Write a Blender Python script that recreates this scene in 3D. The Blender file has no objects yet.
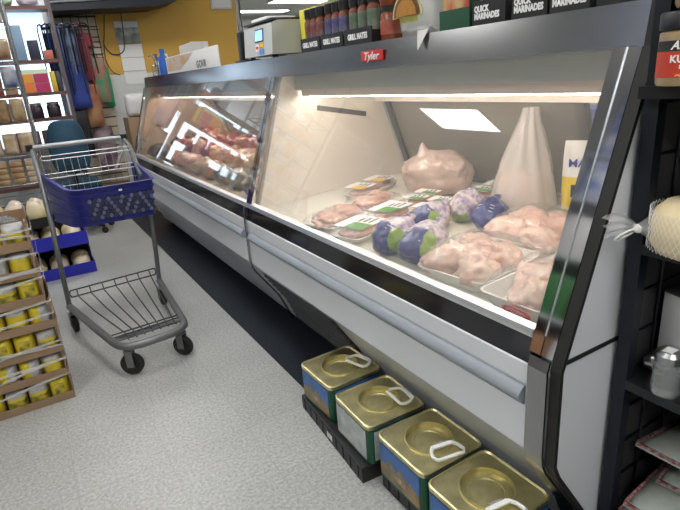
import bpy, bmesh, math, random
from mathutils import Vector, Matrix, noise
random.seed(7)
PI = math.pi
scene = bpy.context.scene
COL = scene.collection

# ------------------------------------------------------------------ materials
MATS = {}
def nd(nt, t, **kw):
    n = nt.nodes.new(t)
    for k, v in kw.items(): setattr(n, k, v)
    return n
def mat(name, col, rough=.5, metal=0., var=.0, scale=8., bump=0., bscale=60., spec=.5, coat=0., trans=0., col2=None, emit=None, est=0., sss=0.):
    if name in MATS: return MATS[name]
    m = bpy.data.materials.new(name); m.use_nodes = True
    nt = m.node_tree; b = nt.nodes['Principled BSDF']
    c = (*col, 1)
    b.inputs['Base Color'].default_value = c
    b.inputs['Roughness'].default_value = rough
    b.inputs['Metallic'].default_value = metal
    b.inputs['Specular IOR Level'].default_value = spec
    b.inputs['Coat Weight'].default_value = coat
    b.inputs['Transmission Weight'].default_value = trans
    if sss:
        b.inputs['Subsurface Weight'].default_value = sss
        b.inputs['Subsurface Radius'].default_value = (.02, .008, .006)
    if emit:
        b.inputs['Emission Color'].default_value = (*emit, 1); b.inputs['Emission Strength'].default_value = est
    tc = nd(nt, 'ShaderNodeTexCoord')
    if var or col2:
        n = nd(nt, 'ShaderNodeTexNoise'); n.inputs['Scale'].default_value = scale; n.inputs['Detail'].default_value = 5
        r = nd(nt, 'ShaderNodeValToRGB')
        c2 = col2 if col2 else tuple(max(0, x*(1-var)) for x in col)
        r.color_ramp.elements[0].position = .35; r.color_ramp.elements[1].position = .65
        r.color_ramp.elements[0].color = (*c2, 1); r.color_ramp.elements[1].color = c
        nt.links.new(tc.outputs['Object'], n.inputs['Vector']); nt.links.new(n.outputs['Fac'], r.inputs['Fac'])
        nt.links.new(r.outputs['Color'], b.inputs['Base Color'])
    if bump:
        n = nd(nt, 'ShaderNodeTexNoise'); n.inputs['Scale'].default_value = bscale; n.inputs['Detail'].default_value = 4
        bp = nd(nt, 'ShaderNodeBump'); bp.inputs['Strength'].default_value = bump; bp.inputs['Distance'].default_value = .01
        nt.links.new(tc.outputs['Object'], n.inputs['Vector']); nt.links.new(n.outputs['Fac'], bp.inputs['Height'])
        nt.links.new(bp.outputs['Normal'], b.inputs['Normal'])
    MATS[name] = m
    return m
def glass(name, tint=(1, 1, 1), refl=1., rough=.0, haze=0., hazecol=(.8, .8, .8), bump=0., bscale=25):
    """thin pane or film: clear transmission with a Fresnel reflection, optional milky haze"""
    m = bpy.data.materials.new(name); m.use_nodes = True; nt = m.node_tree
    for n in list(nt.nodes): nt.nodes.remove(n)
    out = nd(nt, 'ShaderNodeOutputMaterial'); t = nd(nt, 'ShaderNodeBsdfTransparent'); t.inputs[0].default_value = (*tint, 1)
    g = nd(nt, 'ShaderNodeBsdfGlossy'); g.inputs['Roughness'].default_value = rough; g.inputs['Color'].default_value = (refl, refl, refl, 1)
    f = nd(nt, 'ShaderNodeFresnel'); gm = nd(nt, 'ShaderNodeNewGeometry')
    mr = nd(nt, 'ShaderNodeMapRange'); mr.inputs['To Min'].default_value = 1.5; mr.inputs['To Max'].default_value = 1/1.5
    nt.links.new(gm.outputs['Backfacing'], mr.inputs['Value']); nt.links.new(mr.outputs['Result'], f.inputs[0])
    mx = nd(nt, 'ShaderNodeMixShader')
    base = t.outputs[0]
    if haze:
        d = nd(nt, 'ShaderNodeBsdfDiffuse'); d.inputs[0].default_value = (*hazecol, 1)
        m2 = nd(nt, 'ShaderNodeMixShader'); m2.inputs[0].default_value = haze
        nt.links.new(t.outputs[0], m2.inputs[1]); nt.links.new(d.outputs[0], m2.inputs[2]); base = m2.outputs[0]
    if bump:
        tc = nd(nt, 'ShaderNodeTexCoord'); n = nd(nt, 'ShaderNodeTexNoise'); n.inputs['Scale'].default_value = bscale; n.inputs['Detail'].default_value = 3
        bp = nd(nt, 'ShaderNodeBump'); bp.inputs['Strength'].default_value = bump; bp.inputs['Distance'].default_value = .02
        nt.links.new(tc.outputs['Object'], n.inputs['Vector']); nt.links.new(n.outputs['Fac'], bp.inputs['Height'])
        nt.links.new(bp.outputs['Normal'], g.inputs['Normal']); nt.links.new(bp.outputs['Normal'], f.inputs['Normal'])
    nt.links.new(f.outputs[0], mx.inputs[0]); nt.links.new(base, mx.inputs[1]); nt.links.new(g.outputs[0], mx.inputs[2])
    nt.links.new(mx.outputs[0], out.inputs[0])
    MATS[name] = m
    return m

# ------------------------------------------------------------------ mesh builder
class MB:
    def __init__(self): self.bm = bmesh.new()
    def _mark(self): return set(self.bm.faces)
    def _setm(self, before, m):
        for f in self.bm.faces:
            if f not in before: f.material_index = m
    def box(self, x0, x1, y0, y1, z0, z1, m=0, bev=0., seg=2, M=None):
        b = self._mark()
        r = bmesh.ops.create_cube(self.bm, size=1)
        for v in r['verts']:
            v.co = Vector(((x0+x1)/2+v.co.x*(x1-x0), (y0+y1)/2+v.co.y*(y1-y0), (z0+z1)/2+v.co.z*(z1-z0)))
            if M: v.co = M @ v.co
        if bev:
            es = set(e for v in r['verts'] for e in v.link_edges)
            bmesh.ops.bevel(self.bm, geom=list(es), offset=bev, segments=seg, affect='EDGES', profile=.5)
        self._setm(b, m); return self
    def vbox(self, x0, x1, y0, y1, z0, z1, r, m=0, seg=4, top=0.):
        """box with rounded vertical edges"""
        pts = rrect(x0, x1, y0, y1, r, seg)
        return self.extr(pts, z0, z1, m)
    def extr(self, pts, z0, z1, m=0):
        b = self._mark(); bm = self.bm
        lo = [bm.verts.new((p[0], p[1], z0)) for p in pts]; hi = [bm.verts.new((p[0], p[1], z1)) for p in pts]
        n = len(pts)
        for i in range(n): bm.faces.new((lo[i], lo[(i+1) % n], hi[(i+1) % n], hi[i]))
        bm.faces.new(hi); bm.faces.new(lo[::-1]); self._setm(b, m); return self
    def prism(self, pts, y0, y1, m=0, caps=True):
        """polygon in x,z pulled along y"""
        b = self._mark(); bm = self.bm
        lo = [bm.verts.new((p[0], y0, p[1])) for p in pts]; hi = [bm.verts.new((p[0], y1, p[1])) for p in pts]
        n = len(pts)
        for i in range(n): bm.faces.new((lo[i], hi[i], hi[(i+1) % n], lo[(i+1) % n]))
        if caps: bm.faces.new(lo); bm.faces.new(hi[::-1])
        self._setm(b, m); return self
    def sheet(self, pts, y0, y1, th, m=0):
        """open x,z polyline pulled along y as a slab of thickness th (thickness to the left of travel)"""
        off = []
        for i, p in enumerate(pts):
            a = Vector(pts[max(i-1, 0)]); c = Vector(pts[min(i+1, len(pts)-1)]); d = (c-a).normalized()
            off.append((p[0]-d.y*th, p[1]+d.x*th))
        return self.prism(list(pts)+off[::-1], y0, y1, m)
    def tube(self, pts, r, m=0, seg=8, closed=False, flat=1.):
        b = self._mark(); bm = self.bm; pts = [Vector(p) for p in pts]; n = len(pts); rings = []
        prev = None
        for i, p in enumerate(pts):
            if closed: d = (pts[(i+1) % n]-pts[i-1])
            else: d = pts[min(i+1, n-1)]-pts[max(i-1, 0)]
            d.normalize()
            if prev is None:
                u = d.cross(Vector((0, 0, 1)))
                if u.length < .05: u = d.cross(Vector((0, 1, 0)))
            else: u = prev - d*prev.dot(d)
            u.normalize(); prev = u.copy(); w = d.cross(u)
            rr = r[i] if isinstance(r, (list, tuple)) else r
            rings.append([bm.verts.new(p+(u*math.cos(2*PI*k/seg)*flat+w*math.sin(2*PI*k/seg))*rr) for k in range(seg)])
        for i in range(n if closed else n-1):
            a, c = rings[i], rings[(i+1) % n]
            for k in range(seg): bm.faces.new((a[k], a[(k+1) % seg], c[(k+1) % seg], c[k]))
        if not closed: bm.faces.new(rings[0][::-1]); bm.faces.new(rings[-1])
        self._setm(b, m); return self
    def lathe(self, prof, c=(0, 0, 0), m=0, seg=24, M=None, ms=None):
        b = self._mark(); bm = self.bm; rings = []
        for (r, z) in prof:
            if r < 1e-6:
                v = Vector((c[0], c[1], c[2]+z)); rings.append([bm.verts.new(M @ v if M else v)])
            else:
                ring = []
                for k in range(seg):
                    v = Vector((c[0]+r*math.cos(2*PI*k/seg), c[1]+r*math.sin(2*PI*k/seg), c[2]+z)); ring.append(bm.verts.new(M @ v if M else v))
                rings.append(ring)
        for i in range(len(rings)-1):
            a, d = rings[i], rings[i+1]; fs = []
            for k in range(seg):
                k2 = (k+1) % seg
                if len(a) == 1 and len(d) == 1: continue
                if len(a) == 1: fs.append(bm.faces.new((a[0], d[k2], d[k])))
                elif len(d) == 1: fs.append(bm.faces.new((a[k], a[k2], d[0])))
                else: fs.append(bm.faces.new((a[k], a[k2], d[k2], d[k])))
            for f in fs: f.material_index = (ms[i] if ms else m)
        return self
    def blob(self, c, s, seed=0, amp=.15, freq=2., sub=3, m=0, rot=0., fn=None, flatz=None):
        b = self._mark()
        r = bmesh.ops.create_icosphere(self.bm, subdivisions=sub, radius=1)
        R = Matrix.Rotation(rot, 3, 'Z'); o = Vector((seed*7.13, seed*3.7, seed*1.9))
        for v in r['verts']:
            d = v.co.normalized()
            k = 1+amp*noise.noise(d*freq+o)+amp*.4*noise.noise(d*freq*2.7+o)
            p = Vector((d.x*s[0]*k, d.y*s[1]*k, d.z*s[2]*k))
            if flatz is not None and p.z < flatz: p.z = flatz
            if fn: p = fn(p)
            v.co = R @ p + Vector(c)
        self._setm(b, m); return self
    def pillow(self, L, W, T, seed=0, n=12, m=0, crimp=.12, M=None, mfun=None):
        """a filled bag standing in its local x(width) z(height), thickness y"""
        bm = self.bm; b = self._mark(); g = {}
        for s in (-1, 1):
            for i in range(n+1):
                for j in range(n+1):
                    edge = i in (0, n) or j in (0, n)
                    if s == 1 and edge: g[s, i, j] = g[-1, i, j]; continue
                    u, w = i/n*2-1, j/n*2-1
                    h = ((1-u**4)*(1-w**6))**.5*T/2 if not edge else 0
                    if abs(w) > 1-crimp: h *= .25
                    h *= 1+.18*noise.noise(Vector((u*2.2, w*2.2, seed*5.1+s)))
                    p = Vector((u*W/2*(1-.06*abs(w)**3), s*h, (w+1)*L/2))
                    g[s, i, j] = bm.verts.new(M @ p if M else p)
        for s in (-1, 1):
            for i in range(n):
                for j in range(n):
                    q = [g[s, i, j], g[s, i+1, j], g[s, i+1, j+1], g[s, i, j+1]]
                    if s == 1: q = q[::-1]
                    try:
                        f = bm.faces.new(q); f.material_index = mfun((i+.5)/n, (j+.5)/n) if mfun else m
                    except ValueError: pass
        return self
    def wire(self, pts, r=.002, m=0): return self.tube(pts, r, m, 5)
    def build(self, name, mats, parent=None, smooth=40, org=None, loc=None, rot=None):
        if not isinstance(mats, (list, tuple)): mats = [mats]
        bm = self.bm
        bmesh.ops.recalc_face_normals(bm, faces=list(bm.faces))
        if org is None and parent is not None: org = ORG.get(parent.name)
        if org is not None:
            for v in bm.verts: v.co -= Vector(org)
        me = bpy.data.meshes.new(name); bm.to_mesh(me); bm.free()
        for m in mats: me.materials.append(m)
        if smooth:
            for p in me.polygons: p.use_smooth = True
            me.set_sharp_from_angle(angle=math.radians(smooth))
        o = bpy.data.objects.new(name, me); COL.objects.link(o)
        if parent is not None:
            o.parent = parent; ORG[o.name] = ORG.get(parent.name, (0, 0, 0))
        else:
            o.location = org if org is not None else (0, 0, 0); ORG[o.name] = org or (0, 0, 0)
        if loc is not None: o.location = loc
        if rot is not None: o.rotation_euler = rot
        return o
ORG = {}
def rrect(x0, x1, y0, y1, r, seg=4):
    pts = []
    for (cx, cy, a0) in ((x1-r, y1-r, 0), (x0+r, y1-r, 90), (x0+r, y0+r, 180), (x1-r, y0+r, 270)):
        for k in range(seg+1):
            a = math.radians(a0+90*k/seg); pts.append((cx+r*math.cos(a), cy+r*math.sin(a)))
    return pts
def thing(name, label, cat, loc=(0, 0, 0), rotz=0., group=None, world=True):
    o = bpy.data.objects.new(name, None); COL.objects.link(o); o.location = loc; o.rotation_euler = (0, 0, rotz)
    o.empty_display_size = .05
    o['label'] = label; o['category'] = cat
    if group: o['group'] = group
    ORG[o.name] = tuple(loc) if world else (0, 0, 0)
    return o
def tag(o, label, cat, group=None, kind=None):
    o['label'] = label; o['category'] = cat
    if group: o['group'] = group
    if kind: o['kind'] = kind
    return o
def struct(o): o['kind'] = 'structure'; return o
def dup(root, loc, rotz=None, label=None, group=None, rot=None):
    r = root.copy(); COL.objects.link(r); r.location = loc
    if rotz is not None: r.rotation_euler = (0, 0, rotz)
    if rot is not None: r.rotation_euler = rot
    if label: r['label'] = label
    if group: r['group'] = group
    for ch in list(root.children):
        c = ch.copy(); COL.objects.link(c); c.parent = r
        for g in ch.children:
            d = g.copy(); COL.objects.link(d); d.parent = c
    return r
FRONT = (PI/2, 0, -PI/2)      # lettering read from the aisle (faces -x)
NEAR = (PI/2, 0, 0)           # lettering read from the near side (faces -y)
def text(s, size, m, parent, loc, rot, name='lettering', align='LEFT', sx=1., shear=0., space=1., bold=0.):
    cu = bpy.data.curves.new(name, 'FONT'); cu.body = s; cu.size = size; cu.align_x = align; cu.extrude = .0004
    cu.shear = shear; cu.space_character = space; cu.offset = bold; cu.resolution_u = 2; cu.space_line = .85
    t = bpy.data.objects.new(name, cu); COL.objects.link(t)
    dg = bpy.context.evaluated_depsgraph_get()
    me = bpy.data.meshes.new_from_object(t.evaluated_get(dg)); bpy.data.objects.remove(t)
    me.name = name; me.materials.clear(); me.materials.append(m)
    o = bpy.data.objects.new(name, me); COL.objects.link(o); o.parent = parent
    org = Vector(ORG.get(parent.name, (0, 0, 0)))
    o.location = Vector(loc)-org; o.rotation_euler = rot; o.scale = (sx, 1, 1)
    return o
def ordn(i): return ['first', 'second', 'third', 'fourth', 'fifth', 'sixth', 'seventh', 'eighth', 'ninth', 'tenth', 'eleventh', 'twelfth'][i]

steel = mat('brushed_steel', (.40, .40, .41), .2, 1., var=.14, scale=3, bump=.03, bscale=6)
chrome = mat('polished_chrome', (.62, .62, .63), .07, 1.)
chrome_wire = mat('chrome_wire', (.42, .42, .44), .25, 1.)
mirror_dark = mat('dark_mirror_strip', (.11, .11, .12), .1, .9)
alu = mat('satin_aluminium', (.72, .74, .77), .3, .85)
white_enamel = mat('white_enamel', (.66, .68, .72), .32, 0, var=.04, scale=2, coat=.2)
grey_enamel = mat('grey_enamel', (.50, .53, .58), .35, 0, var=.05, scale=2)
bumper_m = mat('bumper_vinyl', (.27, .30, .34), .45)
black_plastic = mat('black_plastic', (.012, .012, .014), .42)
black_rubber = mat('black_rubber', (.01, .01, .01), .6)
black_metal = mat('black_metal', (.010, .012, .020), .4, .2)
cream_liner = mat('cream_liner', (.82, .75, .66), .4, var=.06, scale=3)
tan_liner = mat('tan_liner', (.60, .44, .33), .4, var=.12, scale=4)
white_plastic = mat('white_plastic', (.80, .80, .78), .4)
grey_plastic = mat('grey_plastic', (.52, .52, .50), .45)
pale_plastic = mat('pale_plastic', (.48, .49, .48), .4)
louver_m = mat('louver_metal', (.06, .06, .065), .5, .4)
lamp_m = mat('lamp_tube', (1, 1, 1), .4, emit=(1., .93, .85), est=12)
paper_white = mat('white_paper', (.78, .78, .78), .7)
cardboard = mat('cardboard', (.30, .20, .12), .8, var=.15, scale=12)
red_print = mat('red_print', (.62, .03, .03), .4)
white_print = mat('white_print', (.85, .85, .85), .5)
black_print = mat('black_print', (.015, .015, .015), .5)
blue_print = mat('blue_print', (.02, .05, .35), .4)
green_print = mat('green_print', (.10, .30, .05), .4)
yellow_print = mat('yellow_print', (.75, .52, .02), .45)
front_glass = glass('case_glass', (.97, .98, .97), 1., haze=.05, hazecol=(.8, .8, .8))
tint_glass = glass('tinted_door_glass', (.45, .44, .41), 1., haze=.5, hazecol=(.42, .39, .34))
clear_glass = glass('clear_door_glass', (.9, .93, .92), 1., haze=.06)
film = glass('cling_film', (.97, .97, .97), 1., rough=.08, haze=.05, hazecol=(.9, .85, .82), bump=.6, bscale=30)
bag_film = glass('milky_bag_film', (.97, .95, .93), 1., rough=.2, haze=.42, hazecol=(.84, .80, .78), bump=.6, bscale=22)
net_film = glass('white_net', (1, 1, 1), .3, rough=.5, haze=.28, hazecol=(.85, .85, .85))

# ------------------------------------------------------------------ camera
F, PITCH, YAW, ROLL, CH = 525.5, .3318, .5189, -.0771, 1.28
fw = Vector((math.sin(YAW)*math.cos(PITCH), math.cos(YAW)*math.cos(PITCH), -math.sin(PITCH)))
rt = Vector((math.cos(YAW), -math.sin(YAW), 0)); up = rt.cross(fw)
c_, s_ = math.cos(ROLL), math.sin(ROLL)
r2 = c_*rt+s_*up; u2 = -s_*rt+c_*up
cam = bpy.data.cameras.new('camera'); co = bpy.data.objects.new('camera', cam); COL.objects.link(co)
Mx = Matrix((r2, u2, -fw)).transposed().to_4x4(); Mx.translation = Vector((0, 0, CH)); co.matrix_world = Mx
cam.sensor_width = 36; cam.lens = F/680*36; cam.clip_start = .02; cam.clip_end = 100
scene.camera = co

# ------------------------------------------------------------------ room
def tile_mat(name, base, dark, sp, ox, oy, line=.006, speck=(.2, .2, .2), rough=.35):
    m = bpy.data.materials.new(name); m.use_nodes = True; nt = m.node_tree; b = nt.nodes['Principled BSDF']
    L = nt.links.new; tc = nd(nt, 'ShaderNodeTexCoord'); sx = nd(nt, 'ShaderNodeSeparateXYZ'); L(tc.outputs['Object'], sx.inputs[0])
    def edge(sock, off):
        a = nd(nt, 'ShaderNodeMath', operation='SUBTRACT'); L(sock, a.inputs[0]); a.inputs[1].default_value = off
        d = nd(nt, 'ShaderNodeMath', operation='DIVIDE'); L(a.outputs[0], d.inputs[0]); d.inputs[1].default_value = sp
        p = nd(nt, 'ShaderNodeMath', operation='PINGPONG'); L(d.outputs[0], p.inputs[0]); p.inputs[1].default_value = .5
        l = nd(nt, 'ShaderNodeMath', operation='LESS_THAN'); L(p.outputs[0], l.inputs[0]); l.inputs[1].default_value = line/sp/2
        fl = nd(nt, 'ShaderNodeMath', operation='FLOOR'); L(d.outputs[0], fl.inputs[0])
        return l.outputs[0], fl.outputs[0]
    ex, fx = edge(sx.outputs[0], ox); ey, fy = edge(sx.outputs[1], oy)
    mxm = nd(nt, 'ShaderNodeMath', operation='MAXIMUM'); L(ex, mxm.inputs[0]); L(ey, mxm.inputs[1])
    cb = nd(nt, 'ShaderNodeCombineXYZ'); L(fx, cb.inputs[0]); L(fy, cb.inputs[1])
    wn = nd(nt, 'ShaderNodeTexWhiteNoise', noise_dimensions='2D'); L(cb.outputs[0], wn.inputs['Vector'])
    n1 = nd(nt, 'ShaderNodeTexNoise'); n1.inputs['Scale'].default_value = 90; n1.inputs['Detail'].default_value = 6; n1.inputs['Roughness'].default_value = .75; L(tc.outputs['Object'], n1.inputs['Vector'])
    r1 = nd(nt, 'ShaderNodeValToRGB'); r1.color_ramp.elements[0].position = .34; r1.color_ramp.elements[1].position = .62
    r1.color_ramp.elements[0].color = (*speck, 1); r1.color_ramp.elements[1].color = (*base, 1); L(n1.outputs['Fac'], r1.inputs['Fac'])
    n2 = nd(nt, 'ShaderNodeTexNoise'); n2.inputs['Scale'].default_value = 2.2; n2.inputs['Detail'].default_value = 5; L(tc.outputs['Object'], n2.inputs['Vector'])
    ad = nd(nt, 'ShaderNodeMath', operation='MULTIPLY_ADD'); L(n2.outputs['Fac'], ad.inputs[0]); ad.inputs[1].default_value = .35; ad.inputs[2].default_value = .80
    ad2 = nd(nt, 'ShaderNodeMath', operation='MULTIPLY_ADD'); L(wn.outputs['Value'], ad2.inputs[0]); ad2.inputs[1].default_value = .06; L(ad.outputs[0], ad2.inputs[2])
    ml = nd(nt, 'ShaderNodeMix', data_type='RGBA', blend_type='MULTIPLY'); ml.inputs['Factor'].default_value = 1
    L(r1.outputs['Color'], ml.inputs['A']); L(ad2.outputs[0], ml.inputs['B'])
    md = nd(nt, 'ShaderNodeMix', data_type='RGBA'); L(mxm.outputs[0], md.inputs['Factor']); L(ml.outputs['Result'], md.inputs['A']); md.inputs['B'].default_value = (*dark, 1)
    L(md.outputs['Result'], b.inputs['Base Color']); b.inputs['Roughness'].default_value = rough
    return m
floor_m = tile_mat('vinyl_floor_tile', (.49, .495, .485), (.33, .33, .325), .3045, -.107, 1.71, .003, (.235, .24, .235))
strip_m = tile_mat('black_floor_tile', (.005, .0065, .011), (.003, .003, .004), .3045, .805, 1.71, .002, (.022, .028, .04), .42)
yellow_wall = mat('mustard_paint', (.66, .39, .07), .6, var=.08, scale=1.5, bump=.05)
white_wall = mat('white_paint', (.62, .63, .62), .6, var=.04, scale=2)
grey_wall = mat('grey_paint', (.45, .45, .43), .7, var=.06, scale=1)
ceil_m = mat('ceiling_tile', (.62, .62, .60), .8, var=.06, scale=5)
XL, XR, YN, YB, YF, ZC = -3.2, 7.0, -2.6, 6.5, 13.0, 2.75
struct(MB().box(XL-.1, XR+.1, YN-.1, YF+.1, -.1, 0).build('floor', floor_m, smooth=0))
struct(MB().box(.805, 1.12, YN, 6.2, 0, .002).build('trim_1', strip_m, smooth=0))
struct(MB().box(XL-.1, XR+.1, YN-.1, YF+.1, ZC, ZC+.1).build('ceiling', ceil_m, smooth=0))
struct(MB().box(XL-.1, XL, YN, YF, 0, ZC).build('wall_left', grey_wall, smooth=0))
struct(MB().box(XR, XR+.1, YN, YF, 0, ZC).build('wall_right', grey_wall, smooth=0))
struct(MB().box(XL, XR, YN-.1, YN, 0, ZC).build('wall_front', grey_wall, smooth=0))
struct(MB().box(2.56, XR, YF, YF+.1, 0, ZC).build('wall_far', grey_wall, smooth=0))
struct(MB().box(2.50, 2.56, YB+.1, YF, 0, ZC).build('wall_side', grey_wall, smooth=0))
wb = MB()
WX0, WX1, WZ0, WZ1 = -2.6, .52, .75, 2.45
wb.box(.52, 2.56, YB, YB+.1, 0, ZC, 0)
wb.box(XL, WX0, YB, YB+.1, 0, ZC, 1); wb.box(WX0, WX1, YB, YB+.1, 0, WZ0, 1); wb.box(WX0, WX1, YB, YB+.1, WZ1, ZC, 1)
struct(wb.build('wall_back', [yellow_wall, white_wall], smooth=0))
struct(MB().box(.97, 2.56, YB-.012, YB, 0, 1.445).build('trim_2', white_wall, smooth=0))
wn = MB(); 
for x in (WX0, -1.56, -.52, WX1-.05): wn.box(x, x+.05, YB+.01, YB+.08, WZ0, WZ1)
for z in (WZ0, WZ1-.05): wn.box(WX0, WX1, YB+.01, YB+.08, z, z+.05)
w1 = struct(wn.build('window_1', alu, smooth=0))
MB().box(WX0+.02, WX1-.02, YB+.04, YB+.046, WZ0+.02, WZ1-.02).build('pane', glass('window_glass', (.95, .98, 1.), 1.), w1, smooth=0)

# ceiling lights of the store
tube_m = mat('troffer_diffuser', (1, 1, 1), .5, emit=(1., .99, .96), est=8)
def troffer(x, y, lx, ly, label, idx):
    t = thing('ceiling_light', label, 'ceiling light', (x, y, ZC), 0, 'fluorescent ceiling lights')
    f = MB(); w = .02
    f.box(x-lx/2, x+lx/2, y-ly/2, y-ly/2+w, ZC-.03, ZC-.001).box(x-lx/2, x+lx/2, y+ly/2-w, y+ly/2, ZC-.03, ZC-.001)
    f.box(x-lx/2, x-lx/2+w, y-ly/2+w, y+ly/2-w, ZC-.03, ZC-.001).box(x+lx/2-w, x+lx/2, y-ly/2+w, y+ly/2-w, ZC-.03, ZC-.001)
    f.build('frame', white_enamel, t, smooth=0)
    MB().box(x-lx/2+w, x+lx/2-w, y-ly/2+w, y+ly/2-w, ZC-.022, ZC-.004).build('diffuser', tube_m, t, smooth=0)
TR = [(-1.87, 4.58, .50, .98), (-1.02, 1.0, .42, 1.25), (.45, 2.6, .42, 1.25), (.45, -.6, .42, 1.25), (2.9, 3.4, .42, 1.25), (2.9, .8, .42, 1.25),
      (5.3, 11.95, 1.25, .4), (5.5, 10.55, 1.25, .4), (5.2, 8.4, 1.25, .4), (5, 5, 1.25, .4), (-1.02, -1.6, .42, 1.25), (.7, 5.05, 1.25, .42)]  # last light is added, unseen, to brighten the mustard wall
for i, (x, y, lx, ly) in enumerate(TR):
    lb = {6: 'fluorescent ceiling light farthest back above the label scale', 7: 'fluorescent ceiling light at the top edge above the label scale'}.get(
        i, 'fluorescent ceiling light out of frame, %s along the ceiling' % ordn(i))
    troffer(x, y, lx, ly, lb, i)

# ------------------------------------------------------------------ refrigerated cases
GL0, GL1 = (.885, .72), (1.075, 1.29)
def gx(z): return GL0[0]+(z-GL0[1])*(GL1[0]-GL0[0])/(GL1[1]-GL0[1])
gn = Vector((-(GL1[1]-GL0[1]), GL1[0]-GL0[0])).normalized()      # outward normal of the front glass in x,z
def case(y0, y1, label, liner, near_end, far_end, vent):
    t = thing('refrigerated_display_case', label, 'meat case', (1.4, (y0+y1)/2, 0), 0, 'glass fronted meat cases')
    e = .001
    a, b = y0+e, y1-e
    # base
    MB().prism([(1.10, 0.0), (1.10, .07), (1.9, .07), (1.9, 0)], a, b).build('kick_plate', louver_m, t, smooth=0)
    MB().prism([(1.045, .07), (.985, .215), (.872, .385), (.858, .405), (.855, .43), (.855, .632), (1.95, .632), (1.95, .07)], a, b).build('body', grey_enamel, t, smooth=0)
    pn = MB().sheet([(.853, .585), (.853, .634), (.858, .636)], a+.05, b, -.004)
    pn.build('front_panel', white_enamel, t, smooth=0)
    lp = MB().prism([(.8505, .412), (.8505, .53), (.855, .53), (.855, .412)], a+.05, b); lp.build('lower_panel', white_enamel, t, smooth=0)
    # bumper: a rounded rail that ends short of the post
    bp = MB(); n = 7
    pr = [(.856, .532)]+[(.851-.019*math.sin(PI*k/n), .532+.046*k/n) for k in range(n+1)]+[(.856, .578)]
    bp.prism(pr, a+.065, b-.02)
    bp.build('bumper', bumper_m, t, smooth=60)
    MB().prism([(.858, .636), (.870, .696), (.904, .696), (.904, .636)], a+(.062 if near_end else .01), b).build('mirror_strip', mirror_dark, t, smooth=0)
    MB().prism([(.868, .6965), (.864, .707), (.868, .718), (.890, .721), (.904, .706), (.904, .6965)], a+(.062 if near_end else .01), b).build('glass_rail', alu, t, smooth=30)
    MB().prism([(.906, .6866), (1.83, .7397), (1.83, .72), (.906, .667)], a+.012, b-.012).build('deck', mat('deck_'+liner.name, (.72, .68, .60) if near_end else (.55, .45, .36), .35, var=.05, scale=4), t, smooth=0)
    # rear and canopy
    MB().prism([(1.84, .634), (1.84, .742), (1.812, .757), (1.86, .757), (1.95, .66), (1.95, .634)], a, b).build('rear_sill', grey_enamel, t, smooth=0)
    MB().prism([(1.075, 1.285), (1.087, 1.372), (1.66, 1.372), (1.66, 1.335), (1.11, 1.335), (1.105, 1.285)], a, b).build('canopy', steel, t, smooth=0)
    MB().prism([(1.165, 1.222), (1.165, 1.334), (1.185, 1.334), (1.185, 1.222)], a+.03, b-.03).build('valance', mat('valance_grey', (.44, .47, .45), .5), t, smooth=0)
    MB().prism([(1.62, 1.13), (1.60, 1.334), (1.66, 1.334), (1.68, 1.13)], a+.03, b-.03).build('rear_header', cream_liner, t, smooth=0)
    # lamp under the valance
    MB().prism([(1.186, 1.192), (1.186, 1.24), (1.26, 1.24), (1.26, 1.212), (1.192, 1.212), (1.192, 1.192)], a+.05, b-.05).build('lamp_housing', mat('lamp_rail', (.68, .55, .48), .5), t, smooth=0)
    MB().tube([(1.222, a+.08, 1.198), (1.222, b-.08, 1.198)], .0125, 0, 10).build('lamp', lamp_m, t)
    # rear sliding doors in a leaning frame
    def rp(s): return (1.675+.135*s, 1.128-.37*s)
    mid = y0+(y1-y0)*.33
    fr = MB()
    for yy in (a+.04, mid-.03, b-.07):
        fr.prism([rp(0), rp(1), (rp(1)[0]+.03, rp(1)[1]), (rp(0)[0]+.03, rp(0)[1])], yy, yy+.04)
    fr.build('door_frame', mat('door_frame_grey', (.16, .15, .14), .4, .5), t, smooth=0)
    for (ya, yb, g) in ((a+.08, mid-.03, clear_glass if near_end else tint_glass), (mid+.01, b-.07, tint_glass)):
        MB().prism([(rp(0)[0]+.012, rp(0)[1]), (rp(1)[0]+.012, rp(1)[1]), (rp(1)[0]+.018, rp(1)[1]), (rp(0)[0]+.018, rp(0)[1])], ya, yb).build('rear_door', g, t, smooth=0)
    # end liners
    prof = [(.912, .6885), (gx(1.28)+.03, 1.28), (1.18, 1.334), (1.60, 1.334), (1.66, 1.13), (1.80, .757), (1.82, .7405)]
    MB().prism(prof, b-.03, b).build('side_liner', liner, t, smooth=0)
    MB().prism(prof, a, a+.03).build('side_liner', liner, t, smooth=0)
    # front glass
    o = gn*.006
    MB().prism([(GL0[0]+.004, GL0[1]+.007), GL1, (GL1[0]-o.x, GL1[1]-o.y), (GL0[0]+.004-o.x, GL0[1]+.007-o.y)], a+.02, b-.02).build('front_glass', front_glass, t, smooth=0)
    # chrome end posts lying on the glass
    def post(ya, yb, name='corner_post', lo=0.):
        q = gn*.012
        b0 = (GL0[0]-.004-lo*.3333, GL0[1]-.01-lo)
        pr = [b0, (GL1[0], GL1[1]-.006), (GL1[0]+q.x, GL1[1]-.006+q.y), (b0[0]+q.x, b0[1]+q.y)]
        p = MB().prism(pr, ya, yb).build(name, chrome, t, smooth=0)
        return p
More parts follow.
